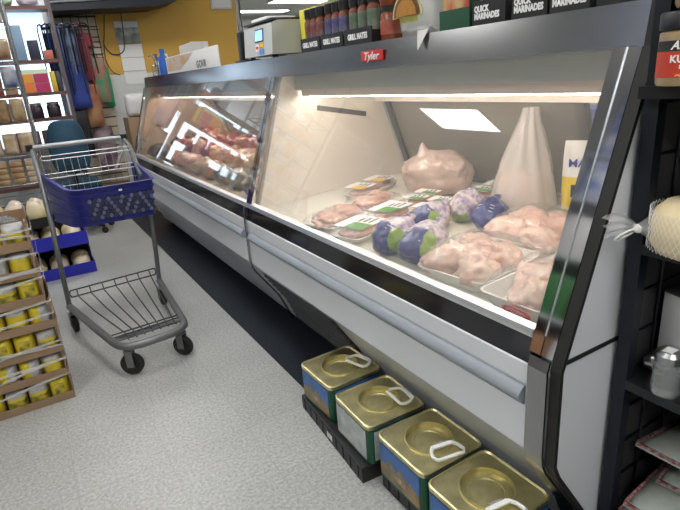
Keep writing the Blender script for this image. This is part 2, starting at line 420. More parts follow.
    if near_end:
        post(a, a+.029, lo=.042); post(a+.032, a+.060, lo=.042)
        q = gn*.014
        MB().prism([(GL0[0]-.004, GL0[1]-.01), (GL1[0], GL1[1]-.006), (GL1[0]+q.x, GL1[1]-.006+q.y), (GL0[0]-.004+q.x, GL0[1]-.01+q.y)], a+.0291, a+.0319).build('post_seam', alu, t, smooth=0)
        # lower corner strip, follows the front profile down to the toe
        MB().sheet([(.853, .668), (.846, .645), (.846, .43), (.850, .40), (.862, .375), (.975, .21), (1.04, .06)], a, a+.05, -.006).build('corner_strip', steel, t, smooth=0)
        ep = [(1.10, .0), (1.04, .06), (.985, .21), (.872, .38), (.857, .41), (.857, .655), (.880, .722), (1.072, 1.29), (1.086, 1.372), (1.66, 1.372), (1.70, 1.13), (1.86, .757), (1.95, .66), (1.95, 0)]
        pan = MB().prism(ep, y0-.022, y0).build('end_panel', mat('end_panel_white', (.70, .72, .76), .4, var=.03, scale=2), t, smooth=0)
        edge = [(1.045, .055), (.99, .205), (.876, .375), (.860, .41), (.860, .652), (.884, .722), (1.074, 1.285), (1.086, 1.37)]
        MB().sheet(edge, y0-.026, y0-.0005, .010).build('edge_gasket', black_rubber, pan, smooth=0)
        MB().box(.872, 1.95, y0-.0245, y0-.0215, .668, .678).build('panel_seam', black_rubber, pan, smooth=0)
    else:
        post(a+.002, a+.03)
        MB().sheet([(.851, .706), (.846, .63), (.846, .43), (.850, .40), (.862, .375), (.975, .21), (1.04, .06)], a-.006, a+.014, -.006).build('corner_strip', steel, t, smooth=0)
    if far_end:
        post(b-.06, b)
        MB().prism([(1.10, .0), (1.04, .06), (.985, .21), (.872, .38), (.857, .41), (.857, .655), (.880, .722), (1.072, 1.29), (1.086, 1.372), (1.66, 1.372), (1.70, 1.13), (1.86, .757), (1.95, .66), (1.95, 0)], y1, y1+.02).build('end_panel', grey_enamel, t, smooth=0)
    else:
        post(b-.034, b-.002)
    if vent:
        pl = [Vector((.872, .385)), Vector((.985, .215)), Vector((1.045, .07))]; l1 = (pl[1]-pl[0]).length; l2 = (pl[2]-pl[1]).length; lt = l1+l2
        def P(s, off):
            d_ = s*lt; k = 0 if d_ < l1 else 1; d = (pl[k+1]-pl[k]).normalized(); n2 = Vector((d.y, -d.x))
            if n2.x > 0: n2 = -n2
            q = pl[k]+d*(d_-(0 if k == 0 else l1))+n2*off; return (q.x, q.y)
        lv = MB()
        for s0, s1 in ((.03, l1/lt-.001), (l1/lt+.001, .97)): lv.prism([P(s0, .001), P(s1, .001), P(s1, .003), P(s0, .003)], vent[0], vent[1])
        lv.build('vent_backing', mat('vent_dark', (.015, .015, .016), .6), t, smooth=0)
        for k in range(10):
            s = .05+.093*k
            if abs(s+.02-l1/lt) < .03: continue
            MB().prism([P(s, .003), P(s+.045, .003), P(s+.03, .010), P(s+.012, .010)], vent[0]+.02, vent[1]-.02).build('vent_slat', louver_m, t, smooth=0)
    return t
JY = 2.375
c1 = case(.627, JY, 'near glass fronted meat case of raw chicken above the green tins', cream_liner, True, False, (1.62, JY-.05))
c2 = case(JY, 5.22, 'far glass fronted meat case of dark red cuts beyond the trolley', tan_liner, False, True, None)
# dark slanted strip on the liner of the near case
MB().prism([(1.27, 1.118), (1.275, 1.142), (1.56, 1.085), (1.555, 1.061)], JY-.034, JY-.0305).build('liner_strip', mat('liner_strip_dark', (.10, .09, .08), .6), c1, smooth=0)
# red badge on the near canopy
bd = MB(); bd.box(1.073, 1.0775, 1.497, 1.626, 1.312, 1.345, bev=.0015)
badge = bd.build('badge', red_print, c1, smooth=0); badge['label'] = 'small red maker badge'
text('Tyler', .034, white_print, badge, (1.0722, 1.612, 1.317), FRONT, sx=1.25, shear=.3, bold=.0006)
# second-case loose fronts: cord-free price clip on the near rail of the far case
DECK = .7192
def DZ(x): return .6892+.0575*(x-.93)
def lay(t, lift=0.):
    """rest a thing on the gently rising deck"""
    x, y = t.location.x, t.location.y; rz = t.rotation_euler.z
    t.location.z = DZ(x)+lift
    t.rotation_euler = (Matrix.Rotation(-math.atan(.0575), 3, 'Y') @ Matrix.Rotation(rz, 3, 'Z')).to_euler()
    return t

# ------------------------------------------------------------------ chicken in the near case
def skin(name, a, b, rough=.32): return mat(name, a, rough, col2=b, scale=16, coat=.7, bump=.45, bscale=60, sss=.12)
pale_skin = skin('pale_chicken_skin', (.76, .58, .48), (.68, .46, .38))
breast_m = skin('pink_breast_meat', (.70, .42, .33), (.60, .31, .24))
leg_skin = skin('pink_thigh_skin', (.76, .56, .46), (.66, .38, .31))
tray_foam = mat('foam_tray', (.78, .77, .73), .55)
def foam_tray(L, W, H, parent):
    m = MB(); n = 4; bm = m.bm
    loops = []
    for (ins, z) in ((.022, 0), (.0, H), (.006, H), (.028, .006)):
        loops.append([bm.verts.new((p[0], p[1], z)) for p in rrect(-L/2+ins, L/2-ins, -W/2+ins, W/2-ins, .025, n)])
    for a, b in zip(loops, loops[1:]):
        for i in range(len(a)): bm.faces.new((a[i], a[(i+1) % len(a)], b[(i+1) % len(a)], b[i]))
    bm.faces.new(loops[0][::-1]); bm.faces.new(loops[-1])
    return m.build('foam_tray', tray_foam, parent)
def film_dome(L, W, H, top, parent, seed):
    m = MB(); bm = m.bm; n = 14; g = []
    for i in range(n+1):
        row = []
        for j in range(n+1):
            u, w = i/n*2-1, j/n*2-1
            h = H+(top-H)*((1-u**4)*(1-w**4))**.6+.006*noise.noise(Vector((u*4, w*4, seed)))
            row.append(bm.verts.new((u*L/2, w*W/2, h+.002)))
        g.append(row)
    for i in range(n):
        for j in range(n): bm.faces.new((g[i][j], g[i+1][j], g[i+1][j+1], g[i][j+1]))
    return m.build('film', film, parent, smooth=180)
def meat_tray(x, y, rot, L, W, label, mt, pieces, top, H=.035, seed=1, group='trays of raw chicken'):
    t = thing('chicken_tray', label, 'meat tray', (x, y, DECK), rot, group, world=False)
    foam_tray(L, W, H, t)
    for i, (px, py, sx, sy, sz, r) in enumerate(pieces):
        b = MB().blob((px, py, .008+sz*.75), (sx, sy, sz), seed*10+i, .30, 2.0, 4, rot=r, flatz=-sz*.75)
        b.build('chicken_piece', mt, t, smooth=180)
    film_dome(L, W, H, top, t, seed)
    return lay(t)
thighs = lambda k: [(-.075, -.06, .065, .06, .042, .4+k), (-.06, .06, .075, .055, .045, -.5), (.035, -.06, .075, .055, .045, 1.+k), (.05, .055, .07, .06, .047, .2), (.0, .0, .07, .05, .05, .6)]
R1 = meat_tray(1.07, 1.055, .12, .28, .25, 'white tray of pale skin-on chicken pieces left of the red-stickered tray', leg_skin, thighs(0), .105, .04, 1)
R1b = meat_tray(1.365, 1.10, .12, .27, .24, 'white tray of pale chicken pieces at the foot of the tall hanging bag', leg_skin, thighs(.7), .11, .04, 2)
R2 = meat_tray(1.085, .81, .03, .34, .20, 'white tray of chicken with a red oval sticker, nearest the chrome post', leg_skin,
     [(-.1, -.02, .07, .055, .042, .2), (-.03, .035, .075, .045, .045, .8), (.02, -.04, .08, .042, .042, -.3), (.1, .0, .065, .06, .046, .3), (-.03, -.0, .07, .05, .05, 1.2)], .105, .045, 3)
# red oval sticker on the front wall of the tray
st = MB(); pts = [(.0, .042*math.cos(2*PI*k/28), .0175*math.sin(2*PI*k/28)) for k in range(28)]
bm = st.bm; f0 = [bm.verts.new(p) for p in pts]; f1 = [bm.verts.new((p[0]-.0015, p[1], p[2])) for p in pts]
for k in range(28): bm.faces.new((f0[k], f0[(k+1) % 28], f1[(k+1) % 28], f1[k]))
bm.faces.new(f0); bm.faces.new(f1[::-1])
sk = st.build('sticker', red_print, R2, smooth=0, loc=(-.1725, -.028, .026), rot=(0, -.45, 0)); sk['label'] = 'red oval sticker with white lettering'
sl = MB()
for z, w in ((.006, .026), (.0, .030), (-.007, .02)):
    sl.tube([(-.002, w*(k/8-1), z+.004*(1-(k/8-1)**2)) for k in range(17)], .0006, 0, 5)
sl.build('print_lines', white_print, sk)

U, V = Vector((.906, .423)), Vector((-.423, .906))
def uv(u, v): p = U*u+V*v; return p.x, p.y
RA = math.atan2(.423, .906)
br = lambda k: [(-.05, .0, .085, .07, .034, .3+k), (.06, .01, .075, .075, .032, 1.2+k)]
meat_tray(1.045, 1.83, .25, .235, .20, 'clear wrapped tray of pink chicken breasts by the front rail', breast_m, [(-.04, .0, .075, .07, .03, .3), (.05, .01, .065, .07, .03, 1.2)], .056, .022, 5)
meat_tray(1.275, 1.895, .25, .21, .20, 'clear wrapped tray of pink chicken breasts behind the front breast tray', breast_m, [(-.035, .0, .065, .07, .03, 1.1), (.045, .01, .055, .07, .03, 2.)], .058, .022, 6)
# sleeved packs with green or yellow labels
def sleeve_pack(x, y, rot, L, W, label, lc, n, seed, z=0.):
    t = thing('sleeved_chicken_pack', label, 'meat pack', (x, y, DECK+z), rot, 'label sleeved chicken packs', world=False)
    foam_tray(L, W, .024, t)
    MB().blob((0, 0, .026), (L*.46, W*.43, .024), seed, .12, 2.5, 4, flatz=-.02).build('meat', breast_m, t, smooth=180)
    film_dome(L, W, .024, .052, t, seed)
    for k in range(n):
        cx = (k-(n-1)/2)*L/n
        s = MB(); s.box(cx-L/n*.36, cx+L/n*.36, -W*.46, W*.46, .0525, .0545, 0)
        s.box(cx-L/n*.36, cx-L/n*.05, -W*.46, W*.1, .0546, .0556, 1)
        o = s.build('label_card', [paper_white, lc], t, smooth=0)
        l = MB()
        for q in range(3): l.box(cx+L/n*.02, cx+L/n*(.3-.06*q), -W*.3+q*W*.16, -W*.24+q*W*.16, .0546, .0554)
        l.build('print_lines', black_print, o, smooth=0)
    return lay(t)
sleeve_pack(1.022, 1.615, .25, .20, .155, 'green and white labelled chicken pack between the breast tray and blue bags', green_print, 1, 11)
sleeve_pack(1.215, 1.685, .25, .20, .13, 'green labelled chicken pack second back from the rail', green_print, 1, 16)
sleeve_pack(1.41, 1.725, .25, .175, .115, 'green labelled chicken pack in front of the large bagged bird', green_print, 2, 12)
sleeve_pack(1.355, 1.585, .25, .20, .10, 'green labelled chicken pack behind the printed bags', green_print, 2, 13)
sleeve_pack(1.66, 1.575, .10, .20, .11, 'green labelled chicken pack at the back beside the bagged bird', green_print, 2, 14)
sleeve_pack(1.41, 2.12, .30, .30, .135, 'chicken pack with two yellow labels nearest the cream side wall', mat('label_yellow', (.85, .45, .03), .5), 2, 15)
# printed bags, blue / green / white
bag_blue = mat('bag_blue', (.015, .022, .17), .3, coat=.4, bump=.3, bscale=60)
bag_green = mat('bag_green', (.24, .36, .07), .3, coat=.4, bump=.3, bscale=60)
bag_white = mat('bag_white_purple', (.74, .68, .64), .3, col2=(.26, .18, .38), scale=42, coat=.4, bump=.3)
bag_pink = skin('bagged_chicken', (.72, .45, .37), (.60, .33, .27))
def printed_bag(x, y, label, seed, rot=0., s=1., style=0):
    t = thing('printed_chicken_bag', label, 'bagged chicken', (x, y, DECK), RA*.6+rot, 'blue and green printed chicken bags', world=False)
    m = MB()
    m.blob((0, 0, .052*s), (.100*s, .062*s, .062*s), seed, .14, 1.7, 5, flatz=-.052*s)
    for f in m.bm.faces:
        c = f.calc_center_median(); u = c.x/s; v = c.y/s+.006*noise.noise(c*40)
        if style == 0: k = 3 if u > .055 and v < 0 else 2 if u > -.03+.015*noise.noise(c*30) else 1 if abs(v) > .036 else 0
        elif style == 1: k = 2 if u > .03 and v > 0 else 3 if u > .06 else 0
        else: k = 1 if c.z < .045*s and v > -.03 else 2
        f.material_index = k
    m.build('bag', [bag_blue, bag_green, bag_white, bag_pink], t, smooth=180)
    nk = MB(); nk.tube([(.080*s, 0, .066*s), (.094*s, 0, .076*s), (.106*s, .003, .094*s)], [.03*s, .009*s, .022*s], 0, 10, flat=.7)
    nk.build('gathered_neck', bag_white if style != 1 else bag_blue, t, smooth=180)
    if style < 2:
        pl = MB()
        for q in range(3): pl.tube([(-.068*s+q*.012*s, -.030*s+.012*s*j, (.117-.55*(-.068+q*.012)**2*12*.9-.0011*(j-2.5)**2)*s) for j in range(6)], .0012, 0, 5)
        pl.build('print_lines', white_print, t)
    return lay(t)
printed_bag(1.018, 1.39, 'blue and green printed chicken bag, leftmost on the front rail', 21, .0)
printed_bag(1.035, 1.255, 'blue and green printed chicken bag against the pale chicken tray', 22, .05, 1.05)
printed_bag(1.225, 1.445, 'printed chicken bag behind the two on the front rail', 23, .0, .95)
printed_bag(1.41, 1.455, 'printed chicken bag with a green belly beside the mostly blue bag', 24, .2, .95, 2)
printed_bag(1.38, 1.305, 'mostly blue printed chicken bag beside the tall hanging bag', 25, .2, .95, 1)
# large bagged bird with pointed neck
def tip(p):
    k = max(0, 1-((p.x+.03)**2+(p.y-.05)**2)**.5/.035)
    p += p*(.05*noise.noise(p*28)+.03*noise.noise(p*60))
    if p.z > 0: p.z = p.z*(1-.9*max(0, p.y)) + .055*k**1.3
    p.z = max(p.z, -.083)
    return p
bx, by = 1.60, 1.845
t = thing('bagged_bird', 'large pale bagged bird with a pointed neck at the back of the case', 'bagged chicken', (bx, by, DECK), 0, None, world=False)
MB().blob((0, 0, .085), (.11, .17, .115), 31, .16, 1.5, 5, flatz=-.085, fn=tip, rot=.45).build('bag', mat('bag_over_bird', (.62, .49, .43), .3, col2=(.50, .36, .31), scale=9, coat=.6, bump=.6, bscale=40), t, smooth=180)
lay(t, .004)
# tall standing plastic bag
t = thing('plastic_bag', 'tall milky plastic bag twisted to a point behind the chicken trays', 'plastic bag', (1.61, 1.36, DZ(1.61)+.010), 0, None, world=False)
m = MB(); bm = m.bm; N, K = 40, 16; rings = []
for j in range(K+1):
    s = j/K; z = s*.375; r = .116*(1-s)**.75+.012+.03*max(0, s-.9)*5
    if j == 0: r = .10
    rings.append([bm.verts.new((r*1.05*math.cos(2*PI*k/N)*(1+.13*math.sin(k*2*PI/N*9+s*2)*s**.3)*(1+.1*noise.noise(Vector((k*.5, s*3, 2)))), r*math.sin(2*PI*k/N)*(1+.13*math.sin(k*2*PI/N*9+s*2)*s**.3)-.02*s, z)) for k in range(N)])
for a, b in zip(rings, rings[1:]):
    for k in range(N): bm.faces.new((a[k], a[(k+1) % N], b[(k+1) % N], b[k]))
bm.faces.new(rings[0][::-1])
m.build('bag_film', bag_film, t, smooth=180)
MB().blob((0, 0, .075), (.095, .095, .072), 33, .15, 1.7, 4, flatz=-.073).build('contents', pale_skin, t, smooth=180)
# carton of meal bag with blue lettering behind
t = thing('flour_bag', 'white and yellow bag lettered in blue behind the hanging plastic bag', 'food bag', (1.70, 1.172, DZ(1.70)+.006), -PI/2+.5, None, world=False)
m = MB(); m.pillow(.255, .14, .045, 3, 10, mfun=lambda i, j: 1 if j < .55 else 0)
m.build('bag', [paper_white, mat('bag_yellow', (.75, .55, .03), .45)], t)
text('MAN', .042, blue_print, t, (-.002, -.0305, .165), NEAR, align='CENTER', bold=.0003)
m = MB(); m.box(-.035, .02, -.0268, -.0255, .055, .10); m.build('emblem', black_print, t, smooth=0)

# ------------------------------------------------------------------ cuts in the far case
kinds = [('dark brown', skin('dark_brown_meat', (.045, .016, .014), (.02, .008, .008))), ('deep red', skin('deep_red_meat', (.34, .04, .03), (.16, .015, .015))),
         ('pale pink', skin('pale_pink_meat', (.50, .25, .17), (.38, .15, .10))), ('tan', skin('tan_meat', (.40, .25, .14), (.26, .13, .07))),
         ('dark olive', skin('dark_olive_meat', (.10, .08, .05), (.04, .03, .025)))]
rows = [('front', 1.04, [0, 0, 0, 3, 2, 2, 3, 3, 4, 4, 4]), ('middle', 1.25, [0, 1, 1, 2, 1, 2, 2, 3, 3, 3, 4]), ('back', 1.46, [1, 1, 2, 1, 1, 1, 1, 3, 3, 2, 3])]
for rn, rx, seq in rows:
    n = len(seq)
    for i, k in enumerate(seq):
        yy = 4.98-i*(4.98-2.66)/(n-1)
        hz = .062 if rn == 'front' else .085 if rn == 'middle' else .105
        tm = t = thing('meat_cut', '%s meat cut, %s from the far end, %s row of the far case' % (kinds[k][0], ordn(i), rn), 'raw meat', (rx, yy, DZ(rx)+.004), random.uniform(-.5, .5), 'raw cuts in the far case', world=False)
        MB().blob((0, 0, hz*.72), (.088, .100, hz), 50+i+n*rows.index((rn, rx, seq)), .3, 1.8, 3, flatz=-hz*.72).build('cut', kinds[k][1], t, smooth=180)
        if k in (1, 2): MB().blob((-.03, .02, hz*1.3), (.05, .035, hz*.35), 90+i, .3, 2, 3).build('fat', kinds[2][1], t, smooth=180)

# ------------------------------------------------------------------ things on the canopies
TOP = 1.3727
black_card = mat('black_card', (.012, .012, .013), .5)
cap_m = mat('black_cap', (.012, .012, .012), .35)
spice = mat('red_brown_spice', (.22, .055, .02), .5, var=.3, scale=40)
jl = [mat('jar_label_red', (.17, .015, .015), .5, col2=(.22, .18, .16), scale=25), mat('jar_label_purple', (.05, .04, .17), .5, col2=(.17, .17, .22), scale=25), mat('jar_label_green', (.07, .12, .07), .5, col2=(.2, .23, .18), scale=25)]
def spice_jar(i):
    t = thing('spice_jar', '', 'spice jar', (0, 0, 0), 0, 'spice jars in black display trays', world=False)
    MB().lathe([(0, 0), (.021, 0), (.023, .004), (.023, .105), (.017, .116), (.017, .12), (0, .12)], m=0, seg=16).build('jar', [spice], t)
    MB().lathe([(.0235, .034), (.0235, .10)], seg=16).build('label_band', jl[i], t)
    MB().lathe([(0, .12), (.021, .12), (.0215, .152), (.019, .155), (0, .155)], seg=16).build('cap', cap_m, t)
    return t
protos = [None]*3
cname = ['red', 'purple', 'green']
spots = [(2.20, 2.035), (2.025, 1.85), (1.84, 1.655)]
for i, (ya, yb) in enumerate(spots):
    tr = thing('display_tray', 'black card display tray of %s labelled spice jars on the canopy' % cname[i], 'display tray', (1.16, (ya+yb)/2, TOP), 0, 'black spice trays')
    y0, y1 = yb, ya
    m = MB(); m.box(1.142, 1.27, y0, y1, TOP, TOP+.006); m.box(1.142, 1.146, y0, y1, TOP+.006, TOP+.052)
    m.box(1.146, 1.27, y0, y0+.003, TOP+.006, TOP+.04); m.box(1.146, 1.27, y1-.003, y1, TOP+.006, TOP+.04); m.box(1.266, 1.27, y0+.003, y1-.003, TOP+.006, TOP+.10)
    m.build('tray', black_card, tr, smooth=0)
    text('GRILL MATES', .026, white_print, tr, (1.1412, (ya+yb)/2, TOP+.017), FRONT, align='CENTER', sx=.86, bold=.0012)
    for r in range(2):
        for k in range(3):
            loc = (1.176+.055*r, y1-.032-k*(y1-y0-.064)/2, TOP+.0062)
            lb = '%s labelled spice jar, %s from the left in the %s row of its tray' % (cname[i], ['first', 'second', 'last'][k], ['front', 'back'][r])
            if protos[i] is None: protos[i] = spice_jar(i); protos[i].location = loc; protos[i]['label'] = lb
            else: dup(protos[i], loc, 0, lb)
# yellow carton and packet behind
tag(MB().box(1.31, 1.37, 2.36, 2.53, TOP, TOP+.20, bev=.003).build('carton', mat('lemon_card', (.62, .58, .04), .5)), 'lemon yellow carton standing behind the spice jars', 'carton')
t = thing('carton', 'brown and green spice packet carton behind the middle spice tray', 'carton', (1.34, 2.2, TOP))
MB().box(1.31, 1.37, 2.09, 2.33, TOP, TOP+.205, bev=.003).build('box', mat('olive_brown_card', (.28, .20, .08), .5, col2=(.12, .2, .05), scale=14), t)
tag(MB().box(1.30, 1.37, 1.80, 2.05, TOP, TOP+.24, bev=.004).build('carton', mat('buff_card', (.55, .44, .33), .6)), 'buff carton behind the green labelled spice jars', 'carton')
# two stacked sauce jars
def sauce(z, label):
    t = thing('sauce_jar', label, 'sauce jar', (1.195, 1.612, z), 0, 'orange sauce jars')
    c = (1.195, 1.612, z)
    MB().lathe([(0, 0), (.034, 0), (.037, .006), (.037, .075), (.03, .088), (0, .088)], c, seg=20).build('jar', mat('sauce_orange', (.24, .06, .02), .25, var=.3, scale=20), t)
    MB().lathe([(.0375, .018), (.0375, .062)], c, seg=20).build('label_band', mat('sauce_label', (.32, .17, .12), .5, col2=(.35, .05, .03), scale=18), t)
    MB().lathe([(0, .088), (.033, .088), (.033, .104), (0, .105)], c, seg=20).build('lid', cap_m, t)
sauce(TOP, 'lower orange sauce jar beside the white grain bag'); sauce(TOP+.1052, 'upper orange sauce jar stacked on another jar')
# grain bag with bowl picture
t = thing('grain_bag', 'white and yellow bag of grain with a bowl picture', 'food bag', (1.21, 1.450, TOP), -PI/2, None, world=False)
m = MB(); m.pillow(.30, .225, .085, 9, 14, crimp=.05, mfun=lambda i, j: 1 if j > .13+.6*max(0, i-.5)/.5 else 0)
m.build('bag', [mat('bag_translucent_white', (.62, .62, .60), .25, coat=.5), mat('bag_lime_yellow', (.60, .58, .10), .3, coat=.4, var=.25, scale=20)], t)
def disc(parent, name, mt, cx, cz, r, y, a0=0, a1=2*PI, n=24, th=.002):
    m = MB(); pts = [(cx+r*math.cos(a0+(a1-a0)*k/n), cz+r*math.sin(a0+(a1-a0)*k/n)) for k in range(n+1)]
    bm = m.bm; lo = [bm.verts.new((p[0], y, p[1])) for p in pts]; hi = [bm.verts.new((p[0], y-th, p[1])) for p in pts]
    for k in range(n): bm.faces.new((lo[k], lo[k+1], hi[k+1], hi[k]))
    bm.faces.new((lo[-1], lo[0], hi[0], hi[-1])); bm.faces.new(hi); bm.faces.new(lo[::-1])
    return m.build(name, mt, parent, smooth=0)
pic = disc(t, 'picture', mat('picture_panel', (.60, .56, .30), .4), -.032, .058, .074, -.0425, 0, PI)
disc(pic, 'bowl_rim', mat('bowl_brown', (.14, .06, .02), .4), -.032, .060, .064, -.045, 0, PI)
disc(pic, 'grain_picture', mat('grain_orange', (.48, .22, .03), .5, var=.25, scale=60), -.032, .061, .050, -.0475, 0, PI)
m = MB(); bm = m.bm
vs = [bm.verts.new(p) for p in ((.055, -.076, .010), (.105, -.076, .010), (.082, -.0985, -.045), (.055, -.072, .012), (.105, -.072, .012), (.083, -.0965, -.043))]
for q in ((0, 1, 2), (5, 4, 3), (0, 3, 4, 1), (1, 4, 5, 2), (2, 5, 3, 0)): bm.faces.new([vs[k] for k in q])
m.build('loose_corner', MATS['bag_translucent_white'], t, smooth=0)
# green carton with food picture
t = thing('open_carton', 'dark green carton with a red and yellow food picture', 'carton', (1.2, 1.265, TOP))
m = MB(); m.box(1.142, 1.27, 1.175, 1.298, TOP, TOP+.05); m.box(1.15, 1.268, 1.18, 1.293, TOP+.05, TOP+.20)
m.build('carton', mat('dark_green_card', (.012, .07, .035), .45), t, smooth=0)
m = MB(); m.box(1.147, 1.1499, 1.183, 1.29, TOP+.05, TOP+.198)
m.build('picture', mat('food_picture', (.50, .06, .04), .5, col2=(.55, .45, .20), scale=22), t, smooth=0)
m = MB(); m.box(1.1465, 1.1468, 1.279, 1.289, TOP+.05, TOP+.198); m.build('picture_border', mat('wood_print', (.5, .32, .14), .5), t, smooth=0)
# quick marinade trays
for i, (ya, yb) in enumerate([(1.163, 1.046), (1.025, .917), (.910, .804), (.788, .684)]):
    lab = ['left of all, beside the green carton', 'second from the green carton', 'third from the green carton', 'rightmost, at the corner of the canopy'][i]
    tr = thing('display_tray', 'black marinade sachet tray with white lettering, '+lab, 'display tray', (1.2, (ya+yb)/2, TOP), 0, 'black marinade sachet trays')
    m = MB(); m.box(1.142, 1.25, yb, ya, TOP, TOP+.005); m.box(1.142, 1.145, yb, ya, TOP+.005, TOP+.058)
    m.box(1.145, 1.25, yb, yb+.003, TOP+.005, TOP+.052); m.box(1.145, 1.25, ya-.003, ya, TOP+.005, TOP+.052); m.box(1.247, 1.25, yb+.003, ya-.003, TOP+.005, TOP+.12)
    m.build('tray', black_card, tr, smooth=0)
    text('QUICK\nMARINADES', .0205, white_print, tr, (1.1412, ya-.008, TOP+.031), FRONT, sx=.80, bold=.001)
    for k in range(3):
        sc = [mat('sachet_green', (.10, .26, .14), .35, col2=(.5, .55, .5), scale=25), mat('sachet_brown', (.25, .14, .06), .35, col2=(.5, .4, .3), scale=20), mat('sachet_red', (.40, .06, .05), .35, col2=(.5, .4, .35), scale=20)][(i+k) % 3 if k else (0 if i == 0 else 1)]
        o = MB().pillow(.135, ya-yb-.014, .014, i*5+k, 8).build('sachet', sc, smooth=60, loc=(1.165+k*.028, (ya+yb)/2, TOP+.0055), rot=(0, 0, -PI/2))
        tag(o, 'marinade sachet, %s from the front in the %s tray from the green carton' % (ordn(k), ordn(i)), 'sachet', 'marinade sachets')
for yy, lb in ((1.036, 'white sachet wedged right of the leftmost marinade tray'), (.796, 'white sachet wedged left of the rightmost marinade tray')):
    o = MB().pillow(.10, .07, .006, yy, 6).build('sachet', paper_white, smooth=60, loc=(1.19, yy, TOP), rot=(0, 0, .0)); tag(o, lb, 'sachet', 'white sachets between trays')

# label scale on the far canopy
sx0, sx1, sy0, sy1 = 1.165, 1.40, 2.56, 2.93
t = thing('label_scale', 'pale grey label printing scale with a small blue screen', 'scale', (1.28, 2.74, TOP))
m = MB(); m.prism([(sx0, TOP+.018), (sx0+.012, TOP+.155), (sx0+.04, TOP+.168), (sx1, TOP+.168), (sx1, TOP+.018)], sy0, sy1)
m.build('housing', pale_plastic, t, smooth=0)
m = MB(); m.box(sx0+.012, sx1+.004, sy0-.004, sy1+.004, TOP+.1685, TOP+.178, bev=.003); m.build('platter', mat('platter_dark', (.07, .07, .08), .35, .5), t)
m = MB(); m.box(sx0+.05, sx1-.02, sy0+.15, sy1-.02, TOP+.178, TOP+.20, bev=.005); m.build('cover', white_plastic, t)
for px, py in ((sx0+.03, sy0+.04), (sx0+.03, sy1-.04), (sx1-.03, sy0+.04), (sx1-.03, sy1-.04)):
    MB().lathe([(0, 0), (.014, 0), (.014, .018), (0, .018)], (px, py, TOP), seg=12).build('foot', black_rubber, t)
def onface(yc, zc, w, h, mt, name, lift=.002):
    k = .012/.137
    m = MB(); m.box(-.001, .001, -w/2, w/2, -h/2, h/2)
    o = m.build(name, mt, t, smooth=0, org=(0, 0, 0))
    o.location = Vector((sx0+(zc-.018)*k-lift, yc, TOP+zc))-Vector((1.28, 2.74, TOP)); o.rotation_euler = (0, math.atan(k), 0); return o
for yc, zc, w, h, mt, nm in ((2.72, .112, .105, .06, black_plastic, 'screen_bezel'),): scr = onface(yc, zc, w, h, mt, nm)
sg = onface(2.72, .112, .09, .048, mat('blue_screen', (.1, .25, .6), .3, emit=(.25, .5, .95), est=.6, col2=(.3, .5, .8), scale=30), 'screen', .0035)
onface(2.745, .057, .045, .035, paper_white, 'sticker'); onface(2.69, .067, .055, .022, mat('sticker_orange', (.75, .42, .05), .5), 'sticker'); onface(2.69, .036, .055, .025, mat('sticker_blue', (.10, .25, .65), .5), 'sticker')
onface(2.745, .057, .03, .012, red_print, 'sticker_mark', .0035)
# pole with black foot
t = thing('display_pole', 'chrome pole with a tall black foot left of the scale', 'pole', (1.22, 3.10, TOP))
MB().box(1.20, 1.235, 3.06, 3.115, TOP, TOP+.16, bev=.004).box(1.18, 1.26, 2.95, 3.13, TOP, TOP+.014, bev=.003).build('foot', black_plastic, t)
MB().tube([(1.218, 3.088, TOP+.16), (1.218, 3.088, 2.2)], .015, 0, 14).build('tube', chrome, t)
MB().box(1.15, 1.29, 3.07, 3.10, 2.2, 2.215).build('top_plate', black_plastic, t)
# long header board
t = thing('header_board', 'long white header board with food picture on the far canopy', 'sign', (1.2, 4.1, TOP))
MB().box(1.19, 1.20, 3.45, 4.78, TOP, TOP+.125, bev=.002).build('board', paper_white, t)
m = MB(); bm = m.bm
pts = [(4.75, .02), (4.75, .118), (3.98, .118), (4.12, .075), (4.25, .05), (4.36, .02)]
lo = [bm.verts.new((1.1895, p[0], TOP+p[1])) for p in pts]; hi = [bm.verts.new((1.188, p[0], TOP+p[1])) for p in pts]
for k in range(6): bm.faces.new((lo[k], lo[(k+1) % 6], hi[(k+1) % 6], hi[k]))
bm.faces.new(lo); bm.faces.new(hi[::-1])
m.build('picture', mat('food_print', (.62, .38, .18), .5, col2=(.62, .55, .50), scale=9), t, smooth=0)
text('GOVR', .068, black_print, t, (1.1885, 3.93, TOP+.012), FRONT, sx=1.15, space=1.05)
# far end odds and ends on the canopy
def bottle(x, y, h, r, cm, bm_, label, group=None):
    t = thing('bottle', label, 'bottle', (x, y, TOP), 0, group)
    c = (x, y, TOP)
    MB().lathe([(0, 0), (r, 0), (r, h*.62), (r*.45, h*.78), (r*.4, h*.82), (0, h*.82)], c, seg=16).build('body', bm_, t)
    MB().lathe([(0, h*.82), (r*.55, h*.82), (r*.5, h), (0, h)], c, seg=12).build('cap', cm, t)
bb = mat('royal_blue_plastic', (.02, .12, .50), .35)
bottle(1.19, 4.86, .20, .04, bb, bb, 'royal blue bottle at the left end of the header board')
bottle(1.26, 5.05, .17, .035, white_plastic, bb, 'blue bottle with white cap at the end of the far canopy')
bottle(1.22, 5.15, .15, .035, bb, white_plastic, 'white bottle with a blue cap at the end of the far canopy')
t = thing('tool_caddy', 'wire caddy of steel hooks at the far end of the canopy', 'caddy', (1.19, 5.14, TOP))
m = MB()
m.tube([(1.16+.035*math.cos(a), 5.02+.035*math.sin(a), TOP+.08) for a in [2*PI*k/12 for k in range(12)]], .003, 0, 5, True)
for k in range(8): m.wire([(1.16+.035*math.cos(2*PI*k/8), 5.02+.035*math.sin(2*PI*k/8), TOP+.003), (1.16+.035*math.cos(2*PI*k/8), 5.02+.035*math.sin(2*PI*k/8), TOP+.08)], .002)
